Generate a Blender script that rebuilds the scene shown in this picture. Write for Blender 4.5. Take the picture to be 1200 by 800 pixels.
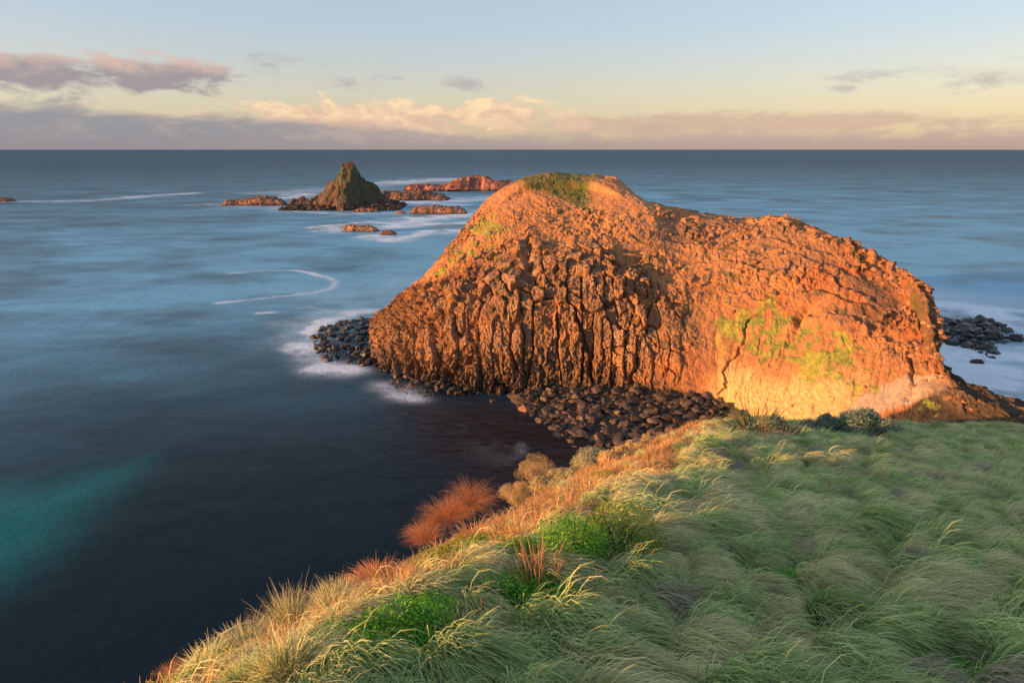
import bpy, math
import numpy as np

# ------------------------------------------------------------------ camera, light, sky
SC = bpy.context.scene
COL = SC.collection
for o in list(bpy.data.objects):
    bpy.data.objects.remove(o)
F = 800.0                      # focal length in photo pixels (1200 wide)
PITCH = math.atan(225 / F)     # the horizon stands 225 px above the picture's centre
H = 50.0                       # camera height above the sea
cp, sp_ = math.cos(PITCH), math.sin(PITCH)
cam = bpy.data.cameras.new("camera")
cam.sensor_width = 36.0
cam.lens = 36.0 * F / 1200.0
cam.clip_start = 0.1
cam.clip_end = 200000.0
camo = bpy.data.objects.new("camera", cam)
COL.objects.link(camo)
camo.location = (0, 0, H)
camo.rotation_euler = (math.pi / 2 - PITCH, 0, 0)
SC.camera = camo

SUN_EL = math.radians(5.0)
SUN_AZ = math.radians(252.0)   # clockwise from +Y: from the left and a little behind
SUN = np.array([math.sin(SUN_AZ) * math.cos(SUN_EL), math.cos(SUN_AZ) * math.cos(SUN_EL), math.sin(SUN_EL)])
sl = bpy.data.lights.new("sun", 'SUN')
sl.energy = 5.0
sl.angle = math.radians(0.6)
sl.color = (1.0, 0.485, 0.165)
so = bpy.data.objects.new("sun", sl)
COL.objects.link(so)
from mathutils import Vector
so.rotation_euler = Vector((-SUN[0], -SUN[1], -SUN[2])).to_track_quat('-Z', 'Y').to_euler()

SC.view_settings.view_transform = 'Standard'
SC.view_settings.look = 'None'
SC.view_settings.gamma = 1.0
SC.view_settings.exposure = 1.1


def ray(px, py):
    xc, yc = (px - 600) / F, (400 - py) / F
    return xc, cp + yc * sp_, -sp_ + yc * cp


def at(px, py, Y):
    "world point on the sight line of a photo pixel at forward distance Y"
    x, y, z = ray(px, py)
    return np.array([x / y * Y, Y, H + z / y * Y])


def at_z(px, py, z0=0.0):
    x, y, z = ray(px, py)
    t = (z0 - H) / z
    return np.array([x * t, y * t, z0])


# ---- node helper
class NT:
    def __init__(s, tree):
        s.t = tree
        s.n = tree.nodes
        s.n.clear()

    def add(s, typ, **kw):
        nd = s.n.new(typ)
        for k, v in kw.items():
            if k.startswith("i_"):
                key = k[2:]
                key = int(key) if key.isdigit() else key.replace("_", " ")
                s.set(nd.inputs[key], v)
            else:
                setattr(nd, k, v)
        return nd

    def set(s, sock, v):
        if isinstance(v, bpy.types.NodeSocket):
            s.t.links.new(v, sock)
        else:
            sock.default_value = v

    def math(s, op, a, b=0.0, c=None, clamp=False):
        nd = s.n.new('ShaderNodeMath')
        nd.operation = op
        nd.use_clamp = clamp
        s.set(nd.inputs[0], a)
        s.set(nd.inputs[1], b)
        if c is not None:
            s.set(nd.inputs[2], c)
        return nd.outputs[0]

    def smooth(s, x, a, b):
        nd = s.n.new('ShaderNodeMapRange')
        nd.interpolation_type = 'SMOOTHSTEP'
        s.set(nd.inputs['Value'], x)
        s.set(nd.inputs['From Min'], a)
        s.set(nd.inputs['From Max'], b)
        return nd.outputs[0]

    def mix(s, f, a, b, blend='MIX'):
        nd = s.n.new('ShaderNodeMix')
        nd.data_type = 'RGBA'
        nd.blend_type = blend
        s.set(nd.inputs[0], f)
        for sock, v in ((nd.inputs[6], a), (nd.inputs[7], b)):
            if isinstance(v, tuple) and len(v) == 3:
                v = v + (1.0,)
            s.set(sock, v)
        return nd.outputs[2]

    def noise(s, vec, scale, detail=4.0, rough=0.55, dist=0.0):
        nd = s.n.new('ShaderNodeTexNoise')
        s.set(nd.inputs['Vector'], vec)
        nd.inputs['Scale'].default_value = scale
        nd.inputs['Detail'].default_value = detail
        nd.inputs['Roughness'].default_value = rough
        nd.inputs['Distortion'].default_value = dist
        return nd.outputs['Fac']

    def xyz(s, x, y, z=0.0):
        nd = s.n.new('ShaderNodeCombineXYZ')
        s.set(nd.inputs[0], x)
        s.set(nd.inputs[1], y)
        s.set(nd.inputs[2], z)
        return nd.outputs[0]


world = bpy.data.worlds.new("World")
SC.world = world
world.use_nodes = True
w = NT(world.node_tree)
tc = w.add('ShaderNodeTexCoord').outputs['Generated']
sep = w.add('ShaderNodeSeparateXYZ', i_0=tc)
az = w.math('MULTIPLY', w.math('ARCTAN2', sep.outputs[0], sep.outputs[1]), 57.29578)
el = w.math('MULTIPLY', w.math('ARCSINE', sep.outputs[2]), 57.29578)
sky = w.add('ShaderNodeTexSky')
sky.sky_type = 'NISHITA'
sky.sun_disc = False
sky.sun_elevation = SUN_EL
sky.sun_rotation = SUN_AZ
sky.altitude = 0
sky.air_density = 1.0
sky.dust_density = 1.0
sky.ozone_density = 1.0
SKY_TINT = (1.12, 0.98, 1.10)
skyc = w.mix(1.0, sky.outputs[0], SKY_TINT, 'MULTIPLY')
skyc = w.mix(0.55, skyc, w.mix(w.smooth(el, 2.5, 9.0), w.mix(w.smooth(az, -45.0, 30.0), (1.7, 1.78, 1.7), (1.85, 1.75, 1.52)), (1.35, 1.78, 2.3)))
KC = 1.0 / 0.15 / 2.0          # cloud radiance in the sky texture's own units


def ell(ca, ce, ra, re):
    "1 at the middle of an ellipse in azimuth/elevation, falling to 0 at its rim"
    da = w.math('DIVIDE', w.math('SUBTRACT', az, ca), ra)
    de = w.math('DIVIDE', w.math('SUBTRACT', el, ce), re)
    r2 = w.math('ADD', w.math('MULTIPLY', da, da), w.math('MULTIPLY', de, de))
    return w.math('SUBTRACT', 1.0, w.math('SQRT', r2))


nz = w.noise(w.xyz(w.math('MULTIPLY', az, 0.10), w.math('MULTIPLY', el, 0.42)), 1.0, 6.0, 0.6, 0.3)
nz2 = w.noise(w.xyz(w.math('MULTIPLY', az, 0.30), w.math('MULTIPLY', el, 0.75), 7.0), 1.0, 6.0, 0.62, 0.4)
nz3 = w.noise(w.xyz(w.math('MULTIPLY', az, 0.06), w.math('MULTIPLY', el, 0.9), 3.0), 1.0, 4.0, 0.5)
nzc = w.math('SUBTRACT', nz, 0.5)
nz2c = w.math('SUBTRACT', nz2, 0.5)
col = skyc
def kc(a, b, c): return (a * KC, b * KC, c * KC)


# bright cream cumulus low in the sky
cum = ell(-10.0, 2.2, 17.0, 1.7)
cum = w.math('MAXIMUM', cum, w.math('MULTIPLY', ell(-1.0, 2.6, 6.5, 1.5), 1.0))
cum = w.math('ADD', cum, w.math('MULTIPLY', nz2c, 2.6))
cumm = w.math('MULTIPLY', w.smooth(cum, 0.05, 0.5), 0.9)
col = w.mix(cumm, col, w.mix(w.smooth(nz2, 0.35, 0.65), kc(0.70, 0.45, 0.34), kc(0.98, 0.72, 0.44)))
# pink patch inside the bank on the right
pk = w.math('ADD', ell(17.0, 1.9, 22.0, 1.0), w.math('MULTIPLY', nz2c, 2.0))
col = w.mix(w.math('MULTIPLY', w.smooth(pk, 0.0, 0.6), 0.6), col, kc(0.56, 0.37, 0.31))
# low grey-mauve bank all along the horizon, taller on the left
top = w.math('ADD', w.math('MULTIPLY', w.smooth(az, -2.0, -30.0), 1.5), 1.55)
b = w.math('SUBTRACT', w.math('ADD', top, w.math('ADD', w.math('MULTIPLY', nzc, 3.2), w.math('MULTIPLY', nz2c, 1.7))), el)
bankm = w.math('MULTIPLY', w.smooth(b, -0.1, 0.9), 0.88)
bankc = w.mix(w.smooth(az, -28.0, 12.0), kc(0.245, 0.26, 0.305), kc(0.52, 0.39, 0.34))
bankc = w.mix(w.math('MULTIPLY', w.smooth(nz2, 0.45, 0.7), 0.35), bankc, kc(0.55, 0.40, 0.34))
bankc = w.mix(w.smooth(el, 1.4, 0.0), bankc, w.mix(w.smooth(az, -35.0, 25.0), kc(0.26, 0.245, 0.285), kc(0.46, 0.33, 0.29)))
col = w.mix(bankm, col, bankc)
# the long purple cloud on the left and its pink top
c1 = w.math('MAXIMUM', ell(-34.0, 5.0, 9.5, 1.7), ell(-26.0, 5.2, 8.0, 1.45))
c1 = w.math('MAXIMUM', c1, w.math('MULTIPLY', ell(-46.0, 5.2, 14.0, 1.5), 1.0))
c1 = w.math('ADD', c1, w.math('ADD', w.math('MULTIPLY', nz2c, 2.0), w.math('MULTIPLY', nzc, 1.2)))
c1m = w.math('MULTIPLY', w.smooth(c1, 0.05, 0.6), 0.9)
c1c = w.mix(w.smooth(w.math('ADD', el, w.math('MULTIPLY', nz2c, 3.0)), 4.8, 6.2), kc(0.31, 0.275, 0.30), kc(0.66, 0.46, 0.39))
col = w.mix(c1m, col, c1c)
# small wisps
wi = None
for (a, e, ra, re) in ((-18.5, 6.0, 5.0, 1.1), (-12.2, 5.0, 2.6, .9), (-3.3, 5.0, 2.4, .8), (-8.8, 5.3, 1.3, .25), (33.5, 4.3, 5.5, 1.0),
                       (27.0, 5.0, 3.5, .8), (36.0, 5.6, 3.0, .35), (60, 5, 9, 1.0), (-70, 6, 9, 1.2), (24.8, 4.2, 1.5, .3)):
    q = ell(a, e, ra, re)
    wi = q if wi is None else w.math('MAXIMUM', wi, q)
wi = w.math('ADD', wi, w.math('ADD', w.math('MULTIPLY', nz2c, 4.2), w.math('MULTIPLY', nzc, 1.5)))
col = w.mix(w.math('MULTIPLY', w.smooth(wi, 0.15, 1.4), 0.5), col, kc(0.36, 0.33, 0.36))
bg = w.add('ShaderNodeBackground', i_Color=col)
bg.inputs['Strength'].default_value = 0.15
wo = w.add('ShaderNodeOutputWorld')
w.t.links.new(bg.outputs[0], wo.inputs[0])
world.cycles.sampling_method = 'MANUAL'
world.cycles.sample_map_resolution = 512

SC.render.engine = 'CYCLES'
SC.cycles.max_bounces = 6
SC.cycles.diffuse_bounces = 3
SC.cycles.glossy_bounces = 2
SC.cycles.transmission_bounces = 2
SC.cycles.transparent_max_bounces = 4
SC.cycles.use_denoising = True

RNG = np.random.default_rng(11)


# ------------------------------------------------------------------ numpy noise
def _hash(ix, iy, iz, seed):
    n = (ix.astype(np.int64) * 374761393 + iy.astype(np.int64) * 668265263 + iz.astype(np.int64) * 2147483647 + seed * 974634777) & 0xFFFFFFFF
    n = ((n ^ (n >> 13)) * 1274126177) & 0xFFFFFFFF
    n = ((n ^ (n >> 16)) * 2246822519) & 0xFFFFFFFF
    n = n ^ (n >> 15)
    return (n & 0xFFFFFF) / float(0xFFFFFF)


def vnoise(x, y, z=None, seed=0):
    "value noise in -1..1"
    if z is None:
        x0, y0 = np.floor(x), np.floor(y)
        fx, fy = x - x0, y - y0
        fx = fx * fx * fx * (fx * (fx * 6 - 15) + 10)
        fy = fy * fy * fy * (fy * (fy * 6 - 15) + 10)
        zz = np.zeros_like(x0)
        h = lambda a, b: _hash(x0 + a, y0 + b, zz, seed)
        r = (h(0, 0) * (1 - fx) + h(1, 0) * fx) * (1 - fy) + (h(0, 1) * (1 - fx) + h(1, 1) * fx) * fy
        return r * 2 - 1
    x0, y0, z0 = np.floor(x), np.floor(y), np.floor(z)
    fx, fy, fz = x - x0, y - y0, z - z0
    fx = fx * fx * (3 - 2 * fx)
    fy = fy * fy * (3 - 2 * fy)
    fz = fz * fz * (3 - 2 * fz)
    h = lambda a, b, c: _hash(x0 + a, y0 + b, z0 + c, seed)
    r0 = (h(0, 0, 0) * (1 - fx) + h(1, 0, 0) * fx) * (1 - fy) + (h(0, 1, 0) * (1 - fx) + h(1, 1, 0) * fx) * fy
    r1 = (h(0, 0, 1) * (1 - fx) + h(1, 0, 1) * fx) * (1 - fy) + (h(0, 1, 1) * (1 - fx) + h(1, 1, 1) * fx) * fy
    return (r0 * (1 - fz) + r1 * fz) * 2 - 1


def fbm(x, y, z=None, oct=4, seed=0, gain=0.5):
    a, s, r = 1.0, 0.0, 0.0
    for k in range(oct):
        r = r + a * vnoise(x, y, z, seed + k * 17)
        s += a
        a *= gain
        x = x * 2.03 + 11.3
        y = y * 2.03 + 5.7
        if z is not None:
            z = z * 2.03 + 3.1
    return r / s


def worley(x, y, seed=0, jit=0.85):
    "returns F1, F2, id, random per cell, offset to the nearest seed, random per shared edge"
    x0, y0 = np.floor(x), np.floor(y)
    F1 = np.full(x.shape, 9.0)
    F2 = np.full(x.shape, 9.0)
    cid = np.zeros(x.shape, np.int64)
    cid2 = np.zeros(x.shape, np.int64)
    ox = np.zeros(x.shape)
    oy = np.zeros(x.shape)
    zz = np.zeros_like(x0)
    for a in (-1, 0, 1):
        for b in (-1, 0, 1):
            cx, cy = x0 + a, y0 + b
            px = cx + 0.5 + (_hash(cx, cy, zz, seed) - 0.5) * jit
            py = cy + 0.5 + (_hash(cx, cy, zz, seed + 1) - 0.5) * jit
            dx, dy = x - px, y - py
            d = np.sqrt(dx * dx + dy * dy)
            nid = ((cx.astype(np.int64) + 4096) * 16384 + cy.astype(np.int64) + 4096)
            near = d < F1
            sec = ~near & (d < F2)
            cid2 = np.where(near, cid, np.where(sec, nid, cid2))
            F2 = np.where(near, F1, np.where(sec, d, F2))
            F1 = np.where(near, d, F1)
            cid = np.where(near, nid, cid)
            ox = np.where(near, dx, ox)
            oy = np.where(near, dy, oy)
    z0 = np.zeros_like(cid)
    rnd = _hash(cid // 16384, cid % 16384, z0, seed + 5)
    er = _hash(cid + cid2, np.abs(cid - cid2), z0, seed + 6)
    return F1, F2, cid, rnd, ox, oy, er


def sst(x, a, b):
    t = np.clip((x - a) / (b - a), 0, 1)
    return t * t * (3 - 2 * t)


def lerp(a, b, t):
    t = np.asarray(t)[..., None]
    return a * (1 - t) + np.asarray(b) * t


# ------------------------------------------------------------------ mesh helpers
def tag(o, label=None, cat=None, group=None, kind=None):
    if label: o['label'] = label
    if cat: o['category'] = cat
    if group: o['group'] = group
    if kind: o['kind'] = kind
    return o


def mesh_np(name, V, Fc, mat=None, col=None, smooth=True, attrs=None):
    "V (n,3); Fc (m,k) int with k 3 or 4; col (n,3) point colours"
    me = bpy.data.meshes.new(name)
    V = np.ascontiguousarray(V, np.float32)
    Fc = np.ascontiguousarray(Fc, np.int32)
    k = Fc.shape[1]
    me.vertices.add(len(V))
    me.vertices.foreach_set('co', V.ravel())
    me.loops.add(Fc.size)
    me.loops.foreach_set('vertex_index', Fc.ravel())
    me.polygons.add(len(Fc))
    me.polygons.foreach_set('loop_start', np.arange(0, Fc.size, k, dtype=np.int32))
    me.polygons.foreach_set('use_smooth', np.full(len(Fc), smooth, bool))
    me.update(calc_edges=True)
    if col is not None:
        at_ = me.attributes.new('tint', 'FLOAT_COLOR', 'POINT')
        c4 = np.ones((len(V), 4), np.float32)
        c4[:, :3] = col
        at_.data.foreach_set('color', c4.ravel())
    if attrs:
        for nm, a in attrs.items():
            at_ = me.attributes.new(nm, 'FLOAT', 'POINT')
            at_.data.foreach_set('value', np.ascontiguousarray(a, np.float32).ravel())
    if mat: me.materials.append(mat)
    return me


def obj(name, me, parent=None, loc=None):
    o = bpy.data.objects.new(name, me)
    COL.objects.link(o)
    if parent is not None: o.parent = parent
    if loc is not None: o.location = loc
    return o


def grid_faces(nu, nv):
    "vertex i*nv+j"
    i, j = np.meshgrid(np.arange(nu - 1), np.arange(nv - 1), indexing='ij')
    a = (i * nv + j).ravel()
    return np.stack([a, a + nv, a + nv + 1, a + 1], 1)


def normals_grid(P):
    du = np.gradient(P, axis=0)
    dv = np.gradient(P, axis=1)
    n = np.cross(du, dv)
    n /= np.linalg.norm(n, axis=2, keepdims=True) + 1e-9
    return n


def catmull(P, t):
    "P (n,...) control points; t in 0..n-1; Catmull-Rom"
    n = len(P)
    i = np.clip(np.floor(t).astype(int), 0, n - 2)
    f = (t - i)
    f = f.reshape(f.shape + (1,) * (P.ndim - 1))
    p0, p1, p2, p3 = P[np.maximum(i - 1, 0)], P[i], P[i + 1], P[np.minimum(i + 2, n - 1)]
    return 0.5 * (2 * p1 + (p2 - p0) * f + (2 * p0 - 5 * p1 + 4 * p2 - p3) * f ** 2 + (3 * p1 - p0 - 3 * p2 + p3) * f ** 3)


# ------------------------------------------------------------------ materials
def mat_new(name):
    m = bpy.data.materials.new(name)
    m.use_nodes = True
    return m, NT(m.node_tree)


def rock_material(name, rough=0.85, bump=0.25, fine=1.0, contrast=0.5, base=None, spec=0.2):
    m, t = mat_new(name)
    if base is None:
        tint = t.add('ShaderNodeAttribute', attribute_name='tint').outputs['Color']
    else:
        tint = t.add('ShaderNodeRGB').outputs[0]
        tint.default_value = base + (1,)
    pos = t.add('ShaderNodeNewGeometry').outputs['Position']
    n1 = t.noise(pos, 0.9 * fine, 8, 0.65)
    n2 = t.noise(pos, 4.0 * fine, 6, 0.7)
    v = t.math('ADD', t.math('MULTIPLY', t.math('SUBTRACT', n1, 0.5), contrast * 2.2), t.math('MULTIPLY', t.math('SUBTRACT', n2, 0.5), contrast * 1.6))
    v = t.math('ADD', v, 1.0)
    c = t.mix(1.0, tint, t.xyz(v, v, v), 'MULTIPLY')
    if base is not None:
        rnd = t.add('ShaderNodeObjectInfo').outputs['Random']
        rv = t.math('ADD', t.math('MULTIPLY', rnd, 0.9), 0.55)
        c = t.mix(1.0, c, t.xyz(rv, rv, rv), 'MULTIPLY')
    h = t.math('ADD', n1, t.math('MULTIPLY', n2, 0.45))
    bp = t.add('ShaderNodeBump', i_Height=h)
    bp.inputs['Strength'].default_value = 0.9
    bp.inputs['Distance'].default_value = bump
    p = t.add('ShaderNodeBsdfPrincipled', i_Base_Color=c, i_Normal=bp.outputs[0])
    p.inputs['Roughness'].default_value = rough
    p.inputs['Specular IOR Level'].default_value = spec
    o = t.add('ShaderNodeOutputMaterial')
    t.t.links.new(p.outputs[0], o.inputs[0])
    return m


M_HEAD = rock_material('basalt_and_soil', 0.9, 0.5, 1.0, 0.55)
M_REEF = rock_material('reef_rock', 0.8, 1.2, 0.25, 0.6)
M_BOULDER = rock_material('wet_boulder', 0.55, 0.12, 2.0, 0.6, base=(0.078, 0.050, 0.035), spec=0.4)
M_BLACK = rock_material('black_rock', 0.35, 0.15, 2.0, 0.5, base=(0.036, 0.030, 0.028), spec=0.5)
M_STONE = rock_material('brown_stone', 0.85, 0.12, 2.0, 0.5, base=(0.33, 0.165, 0.085))
M_GROUND = rock_material('soil_and_turf', 0.95, 0.06, 6.0, 0.5)


def leaf_material(name, trans=0.35, vary=0.5, rough=0.6):
    m, t = mat_new(name)
    tint = t.add('ShaderNodeAttribute', attribute_name='tint').outputs['Color']
    rnd = t.add('ShaderNodeObjectInfo').outputs['Random']
    rv = t.math('ADD', t.math('MULTIPLY', rnd, vary), 1.0 - vary * 0.5)
    c = t.mix(1.0, tint, t.xyz(rv, rv, rv), 'MULTIPLY')
    p = t.add('ShaderNodeBsdfPrincipled', i_Base_Color=c)
    p.inputs['Roughness'].default_value = rough
    p.inputs['Specular IOR Level'].default_value = 0.25
    tr = t.add('ShaderNodeBsdfTranslucent', i_Color=c)
    mx = t.add('ShaderNodeMixShader', i_0=trans)
    t.t.links.new(p.outputs[0], mx.inputs[1])
    t.t.links.new(tr.outputs[0], mx.inputs[2])
    o = t.add('ShaderNodeOutputMaterial')
    t.t.links.new(mx.outputs[0], o.inputs[0])
    return m


M_GRASS = leaf_material('grass_blade', 0.35, 0.5)
M_LEAF = leaf_material('shrub_leaf', 0.3, 0.25, 0.5)

# ------------------------------------------------------------------ the big headland
# stations across, each: sea-level foot, cliff top, mid slope, upper slope, skyline (photo px, px, forward metres)
ST = [
    [(433, 424, None), (434, 400, 163), (434, 388, 166), (434, 380, 169), (434, 374, 172)],
    [(470, 440, None), (472, 388, 156), (473, 365, 162), (474, 350, 168), (474, 338, 174)],
    [(508, 450, None), (508, 372, 150), (510, 342, 159), (512, 320, 168), (513, 299, 177)],
    [(560, 458, None), (560, 358, 146), (562, 312, 159), (566, 270, 172), (568, 234, 185)],
    [(620, 463, None), (620, 350, 144), (620, 292, 159), (620, 240, 176), (620, 206, 189)],
    [(680, 463, None), (680, 352, 143), (680, 290, 157), (682, 238, 175), (686, 203, 192)],
    [(722, 466, None), (724, 375, 139), (724, 308, 151), (726, 250, 167), (730, 213, 183)],
    [(752, 471, None), (754, 395, 136), (758, 322, 148), (760, 260, 162), (762, 233, 175)],
    [(785, 478, None), (788, 418, 131), (795, 340, 144), (800, 272, 159), (800, 243, 172)],
    [(830, 492, None), (840, 432, 126), (850, 352, 139), (860, 287, 152), (864, 254, 165)],
    [(895, 505, 110), (908, 442, 118), (922, 362, 130), (930, 297, 143), (934, 255, 156)],
    [(965, 508, 100), (980, 446, 108), (992, 374, 120), (996, 318, 133), (994, 279, 145)],
    [(1030, 510, 93), (1044, 452, 101), (1052, 390, 112), (1056, 348, 123), (1050, 309, 134)],
    [(1085, 512, 88), (1092, 468, 94), (1092, 424, 101), (1092, 382, 109), (1086, 338, 118)],
    [(1140, 515, 82), (1142, 482, 86), (1132, 454, 92), (1116, 434, 98), (1098, 404, 106)],
    [(1230, 520, 76), (1220, 496, 79), (1200, 482, 83), (1168, 461, 90), (1128, 440, 99)],
    [(1420, 560, 66), (1380, 540, 68), (1330, 520, 72), (1270, 496, 80), (1190, 466, 92)],
]
net = []
for k, row in enumerate(ST):
    pts = []
    for (px, py, Y) in row:
        pts.append(at_z(px, py) if Y is None else at(px, py, Y))
    right = sst(np.array(float(k)), 9.5, 12.5)
    back = np.array([0.22 * right, 1 - 0.1 * right, 0])
    back /= np.linalg.norm(back)
    foot = pts[0]
    n_out = (foot - pts[1]) * np.array([1, 1, 0])
    n_out /= np.linalg.norm(n_out) + 1e-6
    L0 = foot + n_out * 3 + np.array([0, 0, -6 if k < 10 else -12])
    top = pts[-1]
    L6 = top + back * (14 - 10 * right) + np.array([0, 0, -2.5 - 4 * right])
    L7 = top + back * (30 - 22 * right)
    L7[2] = top[2] * 0.5
    L8 = top + back * (50 - 37 * right)
    L8[2] = -6
    net.append([L0] + pts + [L6, L7, L8])
net = np.array(net)                      # (16, 9, 3)
NU = 950
uu = np.linspace(0, len(net) - 1, 4000)
mid = catmull(net[:, 3], uu)
arc = np.concatenate([[0], np.cumsum(np.linalg.norm(np.diff(mid, axis=0), axis=1))])
# finer where it is in the picture
uarr = np.interp(np.linspace(0, arc[-1], NU), arc, uu)
seg = [(0, 1, 10), (1, 2, 150), (2, 3, 130), (3, 4, 110), (4, 5, 90), (5, 6, 30), (6, 8, 30)]
varr = np.concatenate([np.linspace(a, b, n, endpoint=False) for a, b, n in seg] + [[8.0]])
NV = len(varr)
P = catmull(net, uarr)                   # (NU, 9, 3)
P = catmull(np.swapaxes(P, 0, 1), varr)  # (NV, NU, 3)
P = np.swapaxes(P, 0, 1)                 # (NU, NV, 3)
U = np.repeat(np.interp(uarr, [0, 5, 6, 7, 8, 16], [0, 5, 5.75, 6.4, 7, 15])[:, None], NV, 1)
Vv = np.repeat(varr[None, :], NU, 0)
N = normals_grid(P)
if N[NU // 2, NV // 3, 1] > 0: N = -N
sgn_ = 1
# surface coordinates in metres: along the face and up the face
iref = int(np.argmin(abs(varr - 2.5)))
aa = np.concatenate([[0], np.cumsum(np.linalg.norm(np.diff(P[:, iref], axis=0), axis=1))])
A = np.repeat(aa[:, None], NV, 1)
B = np.concatenate([np.zeros((NU, 1)), np.cumsum(np.linalg.norm(np.diff(P, axis=1), axis=2), axis=1)], 1)
B -= B[:, [int(np.argmin(abs(varr - 1.0)))]]
X, Y_, Z = P[..., 0], P[..., 1], P[..., 2]
big = fbm(X / 22, Y_ / 22, Z / 22, 4, seed=3)
med = fbm(X / 5.5, Y_ / 5.5, Z / 5.5, 4, seed=9)
fine = fbm(X / 1.3, Y_ / 1.3, Z / 1.3, 3, seed=21)
jig = 0.35 * fbm(U * 1.3, Vv * 1.5, oct=3, seed=77)

soil = sst(U + jig * 2, 7.0, 8.3) * sst(3.1 + jig - Vv - sst(U, 10.5, 12.5) * .8, 0, .5)       # smooth orange slope low on the right
cap = sst(Vv + jig * 0.9, 3.85, 4.25) * sst(U + jig, 2.6, 3.4) * (1 - sst(U, 6.2, 6.8))            # eroded bare summit
colm = (1 - sst(U + jig, 6.4, 7.7)) * sst(3.45 + 1.6 * jig - Vv + 1.6 * (1 - sst(U, .8, 3.0)), 0, 0.8)   # basalt columns
rockm = (1 - soil) * (1 - cap)
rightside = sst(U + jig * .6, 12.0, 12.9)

# big shape and gullies
D = 0.55 * big + 0.6 * med * (1 - 0.5 * soil)
# erosion rills running down the soil and mid slope
rill = fbm(A / 2.2 + 1.5 * fbm(A / 9, B / 9, oct=2, seed=5), B / 16, oct=4, seed=31)
D += -0.34 * (1 - np.abs(rill)) ** 3 * (soil + 0.6 * rockm) * (1 - colm)
D += 0.13 * fine
# columns: tall cells; some joints gape, some are closed
warp = fbm(A / 6, B / 9, oct=4, seed=41)
warp2 = fbm(A / 6, B / 6, oct=4, seed=43)
wx = A / 2.9 + 0.36 * warp + .10 * fbm(A / 1.1, B / 1.6, oct=3, seed=47)
wy = np.interp(Vv, [0, 1, 1.9, 2.1, 2.6, 3.3, 8], [0, 0, .95, 1.9, 3.9, 8.5, 40]) * (1 + .0 * warp) + 0.55 * warp2 + .08 * fbm(A / 1.1, B / 1.6, oct=3, seed=48)
F1, F2, cidA, rA, oxA, oyA, erA = worley(wx, wy, 50, 0.95)
ed = F2 - F1
gap = .25 + .75 * sst(erA, .25, .8)
bodyA = 1 - (1 - sst(ed, 0.01, 0.07 + .13 * gap)) * gap
dispA = bodyA * (1.35 + 0.4 * rA) + (rA - 0.5) * 1.15 + (oxA * (1.3 * (rA - .35)) - oyA * 0.9 * (rA - 0.3)) * sst(ed, 0, .15)
# joints crossing the columns
jy = B / 1.9 + 3.0 * _hash(cidA, cidA * 0, cidA * 0, 9) + 0.5 * fbm(A / 3, B / 3, oct=2, seed=91)
joint = np.abs(jy - np.round(jy))
jr = _hash(np.round(jy), cidA % 997, cidA * 0, 12)
dispA += (jr - .5) * .75 * sst(ed, 0, .12) - 0.25 * (1 - sst(joint, 0.0, 0.12)) * sst(jr, .3, .7)
ridg = 1 - np.abs(fbm(A / 1.5, B / 3.2, oct=5, seed=93, gain=.6))
dispA += .32 * (ridg - .75)
D += dispA * colm * sst(Vv, 0.8, 1.0)
# smaller facets over the columns, stronger low down and at the left end
F1, F2, cB, rB, oxB, oyB, erB = worley(A / 1.05 + .5 * med, B / 1.7 + .5 * med, 60, 0.95)
edB = F2 - F1
broken = colm * np.clip(sst(3.0 - U + jig * 3, 0, 2.4) * 0.5 + sst(1.55 - Vv + jig * .5, 0, .35) * (1 - sst(U, 3.8, 5.2)) + 0.10 + .5 * sst(fbm(A / 8, B / 8, oct=3, seed=95), .1, .4), 0, 1)
D += broken * (0.55 * sst(edB, 0, .35) * sst(erB, .2, .6) + (rB - .5) * 1.1 + oxB * (rB - .5) * 1.2 - 0.4)
# rough rock over the middle and upper slopes
F1, F2, cC, rC, oxC, oyC, erC = worley(A / 1.5 + .7 * med + .2 * fine, B / 2.3 + .7 * med, 70, 0.98)
edC = F2 - F1
sel = sst(rC + 0.9 * fbm(A / 9, B / 9, oct=4, seed=15) + .3 * colm, 0.66, 0.78)
calm = .35 + .65 * sst(fbm(A / 11, B / 8, oct=3, seed=99), -.15, .35)
D += .62 * calm * rockm * (1 - 0.8 * colm) * sel * (sst(edC, 0, .3) * (0.35 + .6 * rC) + (oxC * 1.0 - oyC * .8) * (rC - .2) * sst(edC, 0, .2)) * sst(Vv, 1.0, 1.4) * (1 - sst(Vv, 5.3, 6))
F1, F2, cD, rD, oxD, oyD, erD = worley(A / 0.75 + .5 * med, B / 0.9, 75, 0.98)
sel2 = sst(rD + 0.7 * fbm(A / 5, B / 5, oct=4, seed=18), 0.62, 0.75)
D += .5 * calm * (1 - colm) * (1 - cap * .6) * (1 - .6 * soil) * sel2 * (sst(F2 - F1, 0, .3) * 0.42 + oxD * .4)
F1, F2, cE, rE, oxE, oyE, erE = worley(A / .62 + .3 * fine, B / .8 + .3 * fine, 78, 0.98)
lv = B / 6.5 + 1.1 * fbm(A / 12, B / 10, oct=4, seed=141)
fr_ = lv - np.floor(lv)
D += .85 * (fr_ * (1 - sst(fr_, .8, 1.0)) - .35) * rockm * (1 - colm) * (1 - .3 * cap) * sst(fbm(A / 14, B / 14, oct=2, seed=143), -.4, .1)
D += (.12 + .88 * colm) * (1 - .7 * soil) * (1 - .6 * cap) * ((rE - .5) * .22 + oxE * (rE - .4) * .5 - oyE * (rE - .6) * .4)
# fine roughness everywhere
rid2 = 1 - np.abs(fbm(A / 2.6 + .5 * med, B / 3.4, oct=6, seed=97, gain=.62))
D += .34 * (rid2 - .7) * (1 - colm * .5)
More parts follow.
